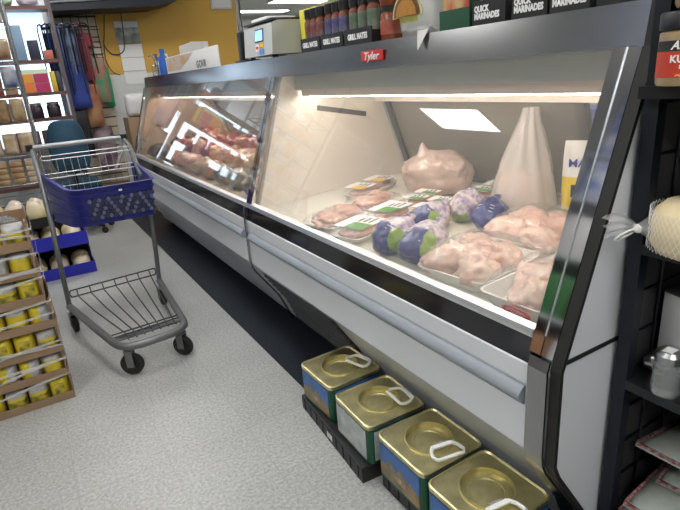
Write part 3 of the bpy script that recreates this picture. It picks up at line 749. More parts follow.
m.lathe([(0, 0), (.037, 0), (.037, .004), (0, .004)], (1.16, 5.02, TOP), seg=14)
m.build('caddy', chrome_wire, t)
for k in range(5):
    a = -1.2+k*.6
    MB().tube([(1.16+.01*math.cos(a), 5.02+.012*k-.02, TOP+.006), (1.16+.02*math.cos(a), 5.02+.03*math.sin(a)+.02, TOP+.12), (1.15+.03*math.cos(a), 5.02+.08*math.sin(a)+.03, TOP+.17), (1.13, 5.03+.09*math.sin(a), TOP+.16)], .005, 0, 6).build('hook', chrome_wire, t)
tag(MB().box(1.27, 1.36, 4.25, 4.62, TOP, TOP+.20, bev=.004).build('paper_roll_box', mat('pale_grey_card', (.56, .55, .53), .6)), 'pale grey box standing behind the header board', 'box')

# ------------------------------------------------------------------ tins by the case
gold = mat('gold_tinplate', (.72, .65, .37), .40, 1., var=.22, scale=22, bump=.12, bscale=35)
tin_green = mat('dark_green_tin', (.012, .09, .045), .3, .2, var=.2, scale=6)
art = mat('landscape_print', (.06, .15, .40), .35, col2=(.10, .20, .09), scale=11)
art_sky = mat('blue_sky_print', (.05, .16, .46), .35, var=.35, scale=14)
art_low = mat('meadow_print', (.13, .14, .07), .35, col2=(.32, .20, .10), scale=24)
pale_art = mat('pale_label_print', (.55, .57, .55), .4, col2=(.30, .34, .36), scale=16)
handle_m = mat('white_handle', (.85, .85, .83), .4)
def radial(S, r, ang):
    out = []
    for a in ang:
        c, s = math.cos(a), math.sin(a); lo, hi = 0., 2*S
        for _ in range(30):
            mid = (lo+hi)/2; qx, qy = max(abs(mid*c)-(S-r), 0), max(abs(mid*s)-(S-r), 0)
            inside = abs(mid*c) <= S and abs(mid*s) <= S and qx*qx+qy*qy <= r*r
            lo, hi = (mid, hi) if inside else (lo, mid)
        out.append((lo*c, lo*s))
    return out
def tin(loc, rot, label, hpos, hrot, pale=False, open_lid=True):
    t = thing('food_tin', label, 'tin', loc, rot, 'square gold topped tins', world=False)
    S, Hh = .1175, .145
    MB().vbox(-S+.002, S-.002, -S+.002, S-.002, 0, Hh-.018, .022).build('body', tin_green, t)
    # top with raised rim and a recessed round lid
    m = MB(); bm = m.bm; n = 5; ang = [2*PI*k/64 for k in range(64)]; ring = radial(S, .024, ang); N = len(ring)
    def loop(pts, z): return [bm.verts.new((p[0], p[1], z)) for p in pts]
    ins = radial(S-.005, .021, ang)
    L = [loop(ring, Hh-.014), loop(ring, Hh), loop(ins, Hh+.0015), loop([(p[0]*.965, p[1]*.965) for p in ins], Hh-.003)]
    for r, z in ((.076, Hh-.003), (.0745, Hh+.003), (.071, Hh+.003), (.069, Hh-.014), (.055, Hh-.014), (.053, Hh-.011), (.046, Hh-.011), (.044, Hh-.014), (.02, Hh-.012)):
        L.append(loop([(.005+r*math.cos(a), .005+r*math.sin(a)) for a in ang], z))
    for a, b in zip(L, L[1:]):
        for i in range(N): bm.faces.new((a[i], a[(i+1) % N], b[(i+1) % N], b[i]))
    bm.faces.new(L[-1])
    m.build('lid', gold, t, smooth=35)
    # printed panels on all four sides
    for k in range(4):
        R = Matrix.Rotation(k*PI/2, 4, 'Z')
        p = MB()
        if pale: p.box(-.095, .095, -S-.0005, -S+.004, .012, .122, 0, M=R); ms = [pale_art]
        else:
            p.box(-.095, .095, -S-.0005, -S+.004, .062, .125, 0, M=R); p.box(-.095, .095, -S-.0005, -S+.004, .012, .0615, 1, M=R)
            p.tube([R @ Vector((-.06+.012*j, -S+.0005, .066+.012*math.sin(j*1.3))) for j in range(11)], .010, 1, 6, flat=.25); p.box(-.02, .03, -S-.0012, -S+.004, .035, .055, 2, M=R); ms = [art_sky, art_low, MATS['label_art_red'] if 'label_art_red' in MATS else mat('label_art_red', (.32, .10, .05), .4, col2=(.5, .45, .35), scale=40)]
        p.build('printed_panel', ms, t, smooth=0)
    # white plastic bail handle lying on the lid
    h = MB(); w, d = .05, .056
    path = [(-w*.62, 0), (-w*.9, d*.35), (-w, d*.75), (-w*.85, d), (w*.85, d), (w, d*.75), (w*.9, d*.35), (w*.62, 0)]
    h.tube([(p[0], p[1]-d/2, .0) for p in path], .0055, 0, 8)
    h.box(-w*.62, w*.62, -d/2-.004, -d/2+.009, -.003, .002)
    o = h.build('handle', handle_m, t, org=(0, 0, 0)); o.location = (hpos[0], hpos[1], Hh+.0085); o.rotation_euler = (0, 0, hrot)
    MB().box(-.02, .02, -d/2-.012, -d/2-.0045, -.002, .001).build('handle_clip', mat('clip_grey', (.3, .3, .3), .4), o, smooth=0)
    return t
CT = .062
tin((.862, 1.578, CT), .03, 'gold topped green tin farthest along, blue landscape on its side', (.072, -.03), PI/2+.25)
tin((.853, 1.303, CT), -.03, 'gold topped green tin with a pale label, second farthest', (.07, -.035), PI/2-.05, True)
tin((.858, 1.043, CT), .0, 'gold topped tin, second nearest, handle lying over its near rim', (.0, -.078), PI-.2)
tin((.850, .795, CT), .02, 'gold topped tin nearest the camera against the chrome strip', (-.03, -.085), PI-.15)
def crate(x0, x1, y0, y1, rz, label):
    cx, cy = (x0+x1)/2, (y0+y1)/2
    t = thing('plastic_crate', label, 'crate', (cx, cy, 0), rz, 'black crates under the tins')
    m = MB(); m.box(x0, x1, y0, y1, .05, CT-.002, bev=.003)
    m.box(x0, x0+.008, y0, y1, .0, .05); m.box(x1-.008, x1, y0, y1, 0, .05); m.box(x0+.008, x1-.008, y0, y0+.008, 0, .05); m.box(x0+.008, x1-.008, y1-.008, y1, 0, .05)
    m.build('crate', black_plastic, t, smooth=0)
    for k in range(9):
        yy = y0+.03+k*(y1-y0-.06)/8
        MB().box(x0-.003, x0, yy-.004, yy+.004, .004, .05).build('rib', black_plastic, t, smooth=0)
    l = MB(); yc = y0+(y1-y0)*.44
    for k in range(4): l.box(x0-.0045, x0-.003, yc+k*.011-.003, yc+k*.011+.003, .02, .042)
    l.build('moulded_mark', white_plastic, t, smooth=0)
crate(.722, .975, 1.19, 1.69, -.07, 'low black plastic crate under the two farther tins')
crate(.755, .975, .675, 1.155, 0, 'low black plastic crate under the two nearer tins')

# ------------------------------------------------------------------ shopping cart
cart_grey = mat('cart_grey_tube', (.17, .175, .18), .4, .5)
cart_blue = mat('cart_blue_plastic', (.018, .022, .20), .35, var=.1, scale=5)
t = thing('shopping_cart', 'grey shopping cart with a blue plastic basket standing in the aisle', 'shopping cart', (.28, 2.8, 0))
fr = [(.022, 3.16, .15), (.09, 2.82, .15), (.158, 2.51, .15), (.175, 2.455, .15), (.21, 2.418, .15), (.27, 2.405, .15), (.40, 2.418, .15), (.455, 2.435, .15), (.488, 2.475, .15), (.498, 2.53, .15), (.515, 2.85, .15), (.535, 3.21, .15)]
MB().tube(fr, .019, 0, 10).build('base_frame', cart_grey, t, smooth=60)
def wheel(x, y, r, rot, label=None):
    m = MB(); M = Matrix.Translation((x, y, r)) @ Matrix.Rotation(rot, 4, 'Z') @ Matrix.Rotation(PI/2, 4, 'Y')
    m.lathe([(0, -.012), (.02, -.014), (.022, -.009), (r-.014, -.011), (r-.004, -.013), (r, -.008), (r, .008), (r-.004, .013), (r-.014, .011), (.022, .009), (.02, .014), (0, .012)], M=M, seg=24)
    w = m.build('wheel', black_rubber, t)
    m = MB(); R = Matrix.Translation((x, y, 0)) @ Matrix.Rotation(rot, 4, 'Z')
    for s in (-1, 1): m.box(s*.019-.002, s*.019+.002, -.014, .02, r-.012, r*2+.012, M=R)
    m.box(-.021, .021, -.018, .024, r*2+.010, r*2+.018, M=R)
    m.tube([R @ Vector((0, .008, r*2+.018)), R @ Vector((0, .008, .15))], .010, 0, 10)
    m.tube([R @ Vector((-.022, 0, r)), R @ Vector((.022, 0, r))], .005, 0, 8)
    m.build('caster_fork', cart_grey, t)
wheel(.212, 2.43, .055, 1.05); wheel(.462, 2.46, .053, .75); wheel(.026, 3.14, .048, .15); wheel(.532, 3.19, .048, .1)
# legs and handle
for xs in (([(.022, 3.16, .15), (.030, 3.16, .40), (.040, 3.20, .62), (.044, 3.36, .86), (.042, 3.46, .965), (.04, 3.50, 1.005)]), ([(.535, 3.21, .15), (.548, 3.19, .40), (.558, 3.21, .62), (.562, 3.36, .86), (.555, 3.46, .965), (.535, 3.50, 1.005)])):
    MB().tube(xs, .0135, 0, 10).build('upright', cart_grey, t, smooth=60)
MB().tube([(.03, 3.50, 1.008), (.545, 3.50, 1.008)], .0145, 0, 12).build('handle', mat('handle_grey', (.33, .34, .35), .4, .4), t)
for x in (.032, .541): MB().lathe([(0, -.02), (.02, -.018), (.022, 0), (.02, .018), (0, .02)], (x, 3.50, 1.008), seg=12).build('handle_cap', black_plastic, t)
# basket: ribbed shell
def bl(s, ins, out=0.):
    """loop of the basket at height fraction s (0 bottom .. 1 rim)"""
    xl0, xr0 = .052+.010*(1-s), .560-.006*(1-s); xl1, xr1 = .155-.0*s, .575-.012*(1-s)
    yb_, yf = 3.40-.05*(1-s), 3.00+.045*(1-s)
    c = [(xr0, yb_), (xl0, yb_), (xl1, yf), (xr1, yf)]
    cen = Vector((.33, 3.2)); pts = []
    rad = [.02, .02, .075, .035]
    for i in range(4):
        p, a, b = Vector(c[i]), Vector(c[i-1]), Vector(c[(i+1) % 4])
        p0 = p+(a-p).normalized()*rad[i]; p1 = p+(b-p).normalized()*rad[i]
        for k in range(6):
            w = k/5; q = p0*(1-w)**2+p*2*w*(1-w)+p1*w*w
            d = (q-cen).normalized(); q = q-d*ins+d*out; zt = .605+s*(.205+.06*(q.y-3.0)/.4)
            pts.append((q.x, q.y, zt))
    return pts
m = MB(); bm = m.bm; loops = []
ss = [0]; 
for k in range(5): ss += [(k+.18)/5, (k+.22)/5, (k+.82)/5, (k+.86)/5]
ss += [.985, 1.0]
for i, s in enumerate(ss):
    inrib = 0 < i < len(ss)-2 and (i-1) % 4 in (1, 2)
    loops.append([bm.verts.new(p) for p in bl(s, 0, .0 if inrib else .006 if s < .98 else .012)])
loops.append([bm.verts.new(p) for p in bl(1.0, .008)])
loops.append([bm.verts.new(p) for p in bl(.5, .008)]); loops.append([bm.verts.new((p[0], p[1], p[2]+.006)) for p in bl(0, .008)])
for a, b in zip(loops, loops[1:]):
    n = len(a)
    for i in range(n):
        if i == 5: continue
        bm.faces.new((a[i], a[(i+1) % n], b[(i+1) % n], b[i]))
bm.faces.new(loops[0][::-1]); bm.faces.new(loops[-1])
bask = m.build('basket', cart_blue, t, smooth=30)
# lattice window in the front of the basket
hx = MB(); hx2 = MB()
for r in range(5):
    for k in range(14):
        x = .235+k*.0235+(r % 2)*.0118; z = .645+r*.0235
        if x > .553: continue
        s = (z-.605)/.205; y = 3.00+.045*(1-s)-.0075
        pts = [(x+.0102*math.cos(PI/6+PI*j/3), z+.0122*math.sin(PI/6+PI*j/3)) for j in range(6)]
        (hx if (r*5+k*3) % 7 < 4 else hx2).prism(pts, y-.001, y+.004)
hx.build('lattice_openings', mat('lattice_dark', (.03, .035, .06), .5), bask, smooth=0)
hx2.build('lattice_openings', mat('lattice_pale', (.13, .14, .22), .5), bask, smooth=0)
MB().box(.385, .402, 2.990, 2.9935, .775, .785, M=None).build('sticker', white_plastic, bask, smooth=0)
cart_wire = mat('cart_wire', (.30, .30, .31), .4, .8)
# wire child-seat flap and lower rack
m = MB(); ya, za, yb2, zb = 3.33, .845, 3.36, .965
m.wire([(.07, ya, za), (.545, ya, za)], .003); m.wire([(.07, yb2, zb), (.545, yb2, zb)], .003); m.wire([(.07, ya+.005, za+.025), (.545, ya+.005, za+.025)], .003)
m.wire([(.07, yb2-.006, zb-.022), (.545, yb2-.006, zb-.022)], .003)
for k in range(14):
    x = .07+k*.475/13; m.wire([(x, ya, za), (x, yb2-.006, zb-.022 if 0 < k < 13 else zb)], .002)
m.build('seat_flap', cart_wire, t)
m = MB()
for k in range(14):
    x = .075+k*.465/13; m.wire([(x, 3.352, .615), (x, 3.352, .84)], .002)
for z in (.64, .72, .79): m.wire([(.066, 3.352, z), (.553, 3.352, z)], .003)
m.build('rear_gate', cart_wire, t)
m = MB()
m.tube([(.52, 3.485, .995), (.50, 3.40, .93), (.44, 3.36, .84)], .011, 0, 8).tube([(.56, 3.46, .96), (.545, 3.33, .88), (.55, 3.20, .81)], .008, 0, 8)
m.build('seat_brace', cart_wire, t)
m = MB()
R0, R1_, zr, zf = (.045, 3.17), (.520, 3.22), .235, .158
for dz in (0, -.04):
    m.wire([(R0[0], R0[1], zr+dz), (R1_[0], R1_[1], zr+dz)], .0045)
m.wire([(R0[0], R0[1], zr), (R0[0]-.008, R0[1], zr-.02), (R0[0], R0[1], zr-.04)], .0045); m.wire([(R1_[0], R1_[1], zr), (R1_[0]+.008, R1_[1], zr-.02), (R1_[0], R1_[1], zr-.04)], .0045)
for k in range(7):
    w = (k+.5)/7; xa = R0[0]+(R1_[0]-R0[0])*w; ya_ = R0[1]+.05*w
    xb = .205+(.475-.205)*w; yb_ = 2.475+.03*w
    m.wire([(xa, ya_, zr), (xa, ya_-.05, zr-.03), (xa+(xb-xa)*.35, ya_+(yb_-ya_)*.4, .185), (xb, yb_+.06, .163), (xb, yb_, zf)], .0038)
for dy in (0, .05, .085): m.wire([(.165-.1*dy, 2.49+dy, .16), (.495, 2.515+dy, .16)], .004)
m.build('lower_rack', mat('rack_wire_dark', (.07, .07, .075), .4, .6), t)
m = MB(); m.box(.165, .495, 2.535, 2.56, .146, .154); m.build('rack_crossbar', cart_grey, t, smooth=0)
o = MB().blob((0, 0, .045), (.085, .05, .045), 71, .35, 2.2, 3, flatz=-.04).build('crumpled_packet', mat('packet_white_red', (.6, .58, .55), .35, col2=(.45, .06, .05), scale=14), smooth=40, loc=(.42, 3.2, .615))
tag(o, 'crumpled white and red packet lying in the cart basket', 'packet')

# ------------------------------------------------------------------ stack of yellow bags
SX1, SY0, LH = -.05, 2.39, .117
ybag = mat('yellow_bag', (.74, .60, .03), .35, coat=.3, col2=(.62, .48, .02), scale=18, bump=.2)
ybag_dark = mat('yellow_bag_print', (.62, .46, .03), .35, col2=(.05, .10, .03), scale=30, coat=.3)
ybag_white = mat('silver_bag_end', (.52, .52, .52), .3, var=.25, scale=25, coat=.3, bump=.3)
def ymf(kind):
    def f(i, j):
        if kind == 0: return 1 if .22 < i < .8 and .3 < j < .75 else 0
        if kind == 1: return 2 if i > .45 else 0
        if kind == 2: return 2 if j > .6 or i < .15 else 1 if .3 < j < .5 else 0
        return 0 if j < .7 else 2
    return f
yp = []
for k in range(4):
    o = MB().pillow(.103, .08, .075, k, 8, crimp=.02, mfun=ymf(k)).build('snack_bag', [ybag, ybag_dark, ybag_white], smooth=60)
    yp.append(o)
used = set()
for L in range(7):
    z0 = L*LH; dx = [0, -.004, .002, 0, -.012, -.016, -.010][L]
    x1 = SX1+dx; x0 = x1-.60
    tr = thing('cardboard_tray', 'brown cardboard tray of yellow bags, %s from the floor in the stack' % ordn(L), 'tray', ((x0+x1)/2, SY0+.2, z0), 0, 'cardboard trays of yellow bags')
    m = MB(); m.box(x0, x1, SY0, SY0+.40, z0+.0005, z0+.006); h = .036
    m.box(x0, x1, SY0, SY0+.005, z0+.006, z0+h); m.box(x0, x1, SY0+.395, SY0+.40, z0+.006, z0+.10)
    m.box(x0, x0+.005, SY0+.005, SY0+.395, z0+.006, z0+.10)
    for yy in (SY0+.005, SY0+.34): m.box(x1-.005, x1, yy, yy+.055, z0+.006, z0+LH-.001)
    m.box(x1-.005, x1, SY0+.06, SY0+.34, z0+.006, z0+h)
    m.box(x0, x0+.03, SY0+.005, SY0+.01, z0+.042, z0+LH-.001)
    m.build('tray', cardboard, tr, smooth=0)
    for k in range(5 if L < 5 else 4):
        kind = (L*3+k*5+(k*k)) % 4; loc = (x1-.05-k*.084, SY0+.048, z0+.0065)
        lb = 'yellow snack bag, %s from the right end of the %s tray from the floor' % (ordn(k), ordn(L))
        o = yp[kind]
        if kind in used: o = o.copy(); COL.objects.link(o)
        used.add(kind); o.location = loc; o.rotation_euler = (.0, 0, random.uniform(-.08, .08)); tag(o, lb, 'snack bag', 'yellow snack bags in the tray stack')
for k in range(4):
    if k not in used: bpy.data.objects.remove(yp[k])
wrap = glass('stretch_wrap_film', (.98, .98, .98), 1., rough=.15, haze=.30, hazecol=(.85, .85, .85))
m = MB()
for k in range(13):
    z0 = .06+k*.062; sl = random.uniform(-.05, .09)
    m.tube([(-.64, SY0-.006, z0-.02), (-.35, SY0-.007, z0+sl*.4), (-.18, SY0-.008, z0+sl*.8), (SX1+.004, SY0-.004, z0+sl), (SX1+.004, SY0+.2, z0+sl+.01)], [.006, .004, .007, .004, .004], 0, 6, flat=.22)
tag(m.build('stretch_wrap', wrap, smooth=60), 'clear stretch wrap strands wound round the stack of yellow bags', 'stretch wrap')
# wire top frame
m = MB()
for k in range(4): m.wire([(-.55, SY0+.03+k*.035, 7*LH+.004), (SX1-.03-k*.012, SY0+.035+k*.035, 7*LH+.004)], .005)
tag(m.build('wire_straps', chrome_wire), 'silver straps lying across the top of the yellow bag stack', 'strap')

# ------------------------------------------------------------------ bread display bins
bin_blue = mat('bin_blue', (.02, .025, .42), .4)
breadm = [mat('bagged_roll', (.55, .38, .22), .3, col2=(.70, .62, .50), scale=8, coat=.5, bump=.2), mat('bagged_white_loaf', (.68, .62, .55), .3, col2=(.60, .45, .32), scale=6, coat=.5, bump=.2), mat('bagged_yellow_loaf', (.62, .48, .12), .3, col2=(.70, .62, .45), scale=9, coat=.5)]
BX0 = -.50
def bin_(x1, z0, z1, lip, fm, label, y0=4.2):
    t = thing('display_bin', label, 'display bin', ((BX0+x1)/2, y0+.22, z0), 0, 'bread display bins')
    m = MB(); m.box(BX0, x1, y0+.005, y0+.44, z0, z0+.008)
    for x in (BX0, x1-.006): m.prism([(0, 0)], 0, 0) if False else m.box(x, x+.006, y0+.20, y0+.44, z0+.008, z1)
    m.box(BX0+.006, x1-.006, y0+.434, y0+.44, z0+.008, z1)
    m.build('bin', black_plastic, t, smooth=0)
    m = MB(); m.box(BX0, x1, y0, y0+.005, z0, z0+lip); m.box(x1-.006, x1, y0+.005, y0+.2, z0+.008, z0+lip); m.build('front_lip', fm, t, smooth=0)
    return t
bin_(.272, .0, .225, .085, bin_blue, 'lowest blue lipped bread bin on the floor beyond the cart')
bin_(.262, .226, .40, .10, bin_blue, 'middle blue lipped bread bin beyond the cart')
bin_(.06, .402, .48, .07, black_plastic, 'top black lipped bin of white bread bags')
def bread(x, y, z, s, k, seed, label):
    o = MB().blob((0, 0, s[2]), s, seed, .18, 1.6, 3, flatz=-s[2]*.98).build('bread_bag', breadm[k], smooth=180, loc=(x, y, z))
    tag(o, label, 'bread', 'bagged bread in the display bins')
for lv, (zz, xs) in enumerate(((.0085, (.19, .04, -.11, -.26)), (.235, (.17, .03, -.11, -.25)), (.411, (-.02, -.15, -.28, -.41)))):
    for k, x in enumerate(xs):
        for r in range(2):
            bread(x, 4.29+.16*r, zz, (.065, .075, .06 if lv < 2 else .085), (lv+k+r) % 3 if lv < 2 else (1 if (k+r) % 3 else 2), lv*20+k*2+r, 'bagged bread, %s from the right in the %s row of the %s bin' % (ordn(k), ['front', 'rear'][r], ['lowest', 'middle', 'top'][lv]))

# ------------------------------------------------------------------ chrome rack of packets, left
t = thing('wire_rack', 'chrome wire rack of bread packets at the left edge', 'rack', (-.2, 4.95, 0))
m = MB()
for x in (-.55, .106):
    for y in (4.72, 5.22): m.tube([(x, y, .0), (x, y, 2.3)], .013, 0, 10)
m.build('posts', chrome_wire, t)
for z in (.50, .645, .86, 1.10, 1.35, 1.55, 1.80):
    m = MB(); 
    for y in (4.74, 5.2): m.tube([(-.55, y, z), (.106, y, z)], .006, 0, 6)
    for k in range(9): m.wire([(-.54+k*.08, 4.74, z+.006), (-.54+k*.08, 5.2, z+.006)], .003)
    m.build('shelf', chrome_wire, t)
pk = [mat('packet_brown', (.32, .18, .08), .4, col2=(.55, .42, .25), scale=9, coat=.3), mat('packet_cream', (.62, .56, .46), .4, col2=(.45, .32, .18), scale=12, coat=.3), mat('packet_blue', (.10, .14, .38), .35, col2=(.55, .55, .6), scale=10, coat=.3), mat('packet_wheat', (.48, .33, .16), .4, col2=(.25, .14, .07), scale=14)]
for L, z in enumerate((.645, .86, 1.10, 1.35, 1.55, 1.80)):
    for k in range(5):
        x = .035-k*.105; hh = [.13, .16, .17, .15, .14, .15][L]; q = [3, 1, 0, 2, 0, 1][L] if k % 2 == 0 else [1, 1, 3, 0, 3, 0][L]
        if L == 0:   # stacked biscuit packs
            for s in range(4):
                o = MB().box(-.045, .045, -.08, .08, 0, .042, bev=.012).build('biscuit_pack', pk[1 if k == 0 else 3], loc=(x-.005, 4.84, z+.0095+s*.0425))
                tag(o, 'chrome rack biscuit pack, %s from the bottom in the %s pile from the right' % (ordn(s), ordn(k)), 'biscuit pack', 'stacked biscuit packs')
        else:
            o = MB().pillow(hh, .10, .085, L*7+k, 8, crimp=.06).build('bread_packet', pk[q], smooth=60, loc=(x, 4.81, z+.0095), rot=(0, 0, random.uniform(-.2, .2)))
            tag(o, 'packaged bread, %s from the right on the %s shelf up of the chrome rack' % (ordn(k), ordn(L)), 'bread packet', 'bread packets on the chrome rack')

# ------------------------------------------------------------------ wooden shelves before the window
shelf_wood = mat('dark_shelf_wood', (.13, .06, .05), .5, var=.25, scale=6)
t = thing('window_shelf_unit', 'dark wooden shelf unit standing in front of the bright window', 'shelves', (0, 5.95, 0))
m = MB()
for x in (-.62, .48): m.box(x, x+.03, 5.82, 6.015, 0, 2.15)
m.build('sides', mat('shelf_upright', (.10, .07, .07), .5), t, smooth=0)
for z in (.45, .80, 1.055, 1.285, 1.57, 2.02): MB().box(-.59, .48, 5.80, 6.015, z, z+.03).build('shelf', shelf_wood, t, smooth=0)
def card(x0, x1, y0, z0, h, mt, label, cat='carton', name='carton', d=.14):
    return tag(MB().box(x0, x1, y0, y0+d, z0, z0+h, bev=.004).build(name, mt), label, cat)
t = thing('carton', 'orange and magenta checked carton on the window shelf', 'carton', (.28, 5.9, 1.315))
MB().box(.10, .36, 5.83, 5.97, 1.3155, 1.52, bev=.003).build('box', mat('pale_green_card', (.45, .60, .42), .5), t)
for a, b, c, n in ((.105, .23, 0, 'orange'), (.23, .355, 0, 'magenta'), (.105, .23, 1, 'orange'), (.23, .355, 1, 'magenta')):
    MB().box(a+.003, b-.002, 5.827, 5.8298, 1.32+c*.082, 1.398+c*.082).build('printed_square', mat('sq_'+n+str(c), {'orange': (.70, .20+.08*c, .04), 'magenta': (.42, .03, .12)}[n], .5), t, smooth=0)
for k, (x, c) in enumerate(((.395, (.60, .42, .05)), (.44, (.05, .05, .06)))):
    card(x-.02, x+.02, 5.84, 1.3155, .18, mat('slim%d' % k, c, .4), ['slim yellow packet right of the checked carton', 'slim black packet right of the checked carton'][k], 'packet', 'packet')
card(.13, .23, 5.86, 1.6005, .30, mat('blue_grey_card', (.20, .30, .42), .4), 'tall blue grey box on the window shelf')
card(.25, .34, 5.84, 1.6005, .17, mat('navy_speaker', (.02, .025, .05), .5), 'squat dark navy box in front of the window', 'box', 'storage_box')
card(.37, .44, 5.84, 1.6005, .08, mat('brick_red', (.45, .12, .08), .5), 'small brick red packet beside the navy box', 'packet', 'packet')
for k in range(3):
    o = MB().blob((0, 0, .055), (.085, .06, .055), 200+k, .15, 1.5, 3, flatz=-.054).build('flour_bag', mat('lilac%d' % k, [(.45, .32, .50), (.35, .50, .36), (.50, .45, .55)][k], .4), smooth=180, loc=(-.05+k*.19, 5.92, 2.0505)); tag(o, ['lilac', 'pale green', 'grey lilac'][k]+' bag lying on the top window shelf', 'bag', 'bags on the top shelf')
for k in range(2):
    t = thing('dark_jar', 'dark jar with grey lid, %s on the middle window shelf' % ['left', 'right'][k], 'jar', (.19+k*.15, 5.90, 1.0855), 0, 'dark jars on the window shelf')
    c = (.19+k*.15, 5.90, 1.0855)
    MB().lathe([(0, 0), (.055, 0), (.06, .01), (.06, .10), (.05, .115), (0, .115)], c, seg=20).build('jar', mat('dark_glass_jar', (.03, .02, .03), .2), t)
    MB().lathe([(0, .115), (.054, .115), (.054, .14), (0, .141)], c, seg=20).build('lid', mat('jar_lid_grey', (.25, .25, .27), .35, .5), t)
for k in range(5):
    card(-.14+k*.11, -.05+k*.11, 5.85, .8305, .14, mat('dkbox%d' % (k % 3), [(.06, .03, .04), (.32, .05, .06), (.10, .06, .10)][k % 3], .45), '%s box, %s from the left on the lower window shelf' % (['dark', 'red', 'plum', 'dark', 'red'][k], ordn(k)), 'box', 'storage_box')

for rr, (z, hh, x1, nm) in enumerate(((.8305, .135, -.17, 'lower'), (1.0855, .145, .10, 'middle'), (1.3155, .195, .09, 'upper'))):
    n = int((x1+.58)/.112)
    for k in range(n):
        x = x1-.005-k*.112; q = [('tan', (.40, .28, .16)), ('dark red', (.25, .04, .04)), ('olive', (.20, .20, .08)), ('grey', (.25, .25, .27))][(k+rr*2) % 4]
        card(x-.104, x, 5.84, z, hh+.012*((k*7+rr) % 3-1), mat('shelf_box_'+q[0].replace(' ', '_'), q[1], .5), '%s box on the %s window shelf, %s behind the bread rack from the right' % (q[0], nm, ordn(k)), 'box', 'storage_box')

# ------------------------------------------------------------------ office chair
teal = mat('teal_fabric', (.010, .055, .10), .8, var=.15, scale=40)
t = thing('office_chair', 'dark teal office chair behind the cart', 'chair', (.36, 5.3, 0))
m = MB(); bm = m.bm
def cpoint(u, w, y): return (.35+u*.16*(1-.12*max(0, w)), y+.03*u*u, .84+w*.235)
for s, yy in ((0, 5.27), (1, 5.33)): pass
N = 24
lo = []; hi = []
for k in range(N):
    a = 2*PI*k/N; ca, sa = math.cos(a), math.sin(a); u = math.copysign(abs(ca)**.55, ca); w = math.copysign(abs(sa)**.55, sa)
    lo.append((u, w))
l1 = [bm.verts.new(cpoint(u*.93, w*.93, 5.262)) for u, w in lo]; l2 = [bm.verts.new(cpoint(u, w, 5.285)) for u, w in lo]; l3 = [bm.verts.new(cpoint(u, w, 5.31)) for u, w in lo]; l4 = [bm.verts.new(cpoint(u*.95, w*.95, 5.33)) for u, w in lo]
for a, b in ((l1, l2), (l2, l3), (l3, l4)):
    for k in range(N): bm.faces.new((a[k], a[(k+1) % N], b[(k+1) % N], b[k]))
bm.faces.new(l1[::-1]); bm.faces.new(l4)
m.build('backrest', teal, t, smooth=60)
MB().box(.14, .57, 5.36, 5.78, .43, .50, bev=.03, seg=3).build('seat', teal, t, smooth=60)
MB().tube([(.35, 5.55, .42), (.35, 5.33, .44), (.35, 5.325, .70)], .018, 0, 8).build('back_bracket', black_metal, t)
MB().tube([(.355, 5.57, .09), (.355, 5.57, .43)], .025, 0, 12).build('gas_lift', black_metal, t)
for k in range(5):
    a = 2*PI*k/5+.3; MB().tube([(.355, 5.57, .10), (.355+.25*math.cos(a), 5.57+.25*math.sin(a), .07)], [.022, .014], 0, 8).build('foot_arm', black_metal, t)
    MB().lathe([(0, -.015), (.03, -.012), (.03, .012), (0, .015)], M=Matrix.Translation((.355+.25*math.cos(a), 5.57+.25*math.sin(a), .03)) @ Matrix.Rotation(PI/2, 4, 'X'), seg=14).build('caster', black_rubber, t)

# ------------------------------------------------------------------ slat wall with hanging goods
slat = mat('beige_slat_panel', (.58, .50, .38), .5, var=.08, scale=3)
t = thing('slat_wall', 'beige slatted wall panel with a black grid left of the calendar', 'wall panel', (.78, 6.45, .3))
m = MB(); m.box(.54, .96, 6.44, 6.498, .30, 2.25, 1)
for k in range(19): m.box(.54, .96, 6.425, 6.44, .305+k*.102, .305+k*.102+.088, 0)
m.build('panel', [slat, mat('slat_groove', (.10, .07, .05), .7)], t, smooth=0)
m = MB()
for k in range(6): m.wire([(.56+k*.078, 6.415, 1.15), (.56+k*.078, 6.415, 2.2)], .004)
for k in range(9): m.wire([(.55, 6.411, 1.18+k*.12), (.96, 6.411, 1.18+k*.12)], .004)
m.build('wire_grid', black_metal, t)
hang = [mat('navy_cloth', (.02, .03, .10), .7), mat('black_cloth', (.012, .012, .016), .7), mat('blue_cloth', (.03, .06, .30), .6), mat('maroon_cloth', (.16, .03, .04), .7), mat('steel_blue_cloth', (.18, .24, .36), .6)]
m = MB(); m.tube([(.40, 6.06, 1.885), (.80, 6.06, 1.90)], .012, 0, 8)
for x in (.42, .62, .79): m.tube([(x, 6.06, 1.89), (x, 6.41, 1.95)], .008, 0, 6)
tag(m.build('hanging_rail', black_metal), 'black rail holding hanging straps in front of the slat wall', 'rail')
for k in range(9):
    x = .40+k*.046; w = .028+.009*(k % 3); dl = .42+.09*((k*2) % 4); yy = 6.09-.03*(k % 3)
    pts = [(x-w, yy, 1.90-dl)]+[(x-w, yy, 1.90-dl*.4)]+[(x+w*math.cos(PI-PI*j/6)*1., yy, 1.875+.05*math.sin(PI*j/6)) for j in range(7)]+[(x+w, yy, 1.90-dl*.5), (x+w*1.2, yy, 1.9-dl*1.05)]
    o = MB().tube(pts, .012, 0, 8, flat=.6).build('hanging_strap', hang[[0, 1, 2, 1, 4, 0, 1, 3, 1][k]], smooth=60)
    tag(o, '%s strap, %s from the left on the black hanging rail' % (['navy', 'black', 'blue', 'black', 'steel blue', 'navy', 'black', 'maroon', 'black'][k], ordn(k)), 'strap', 'straps on the hanging rail')
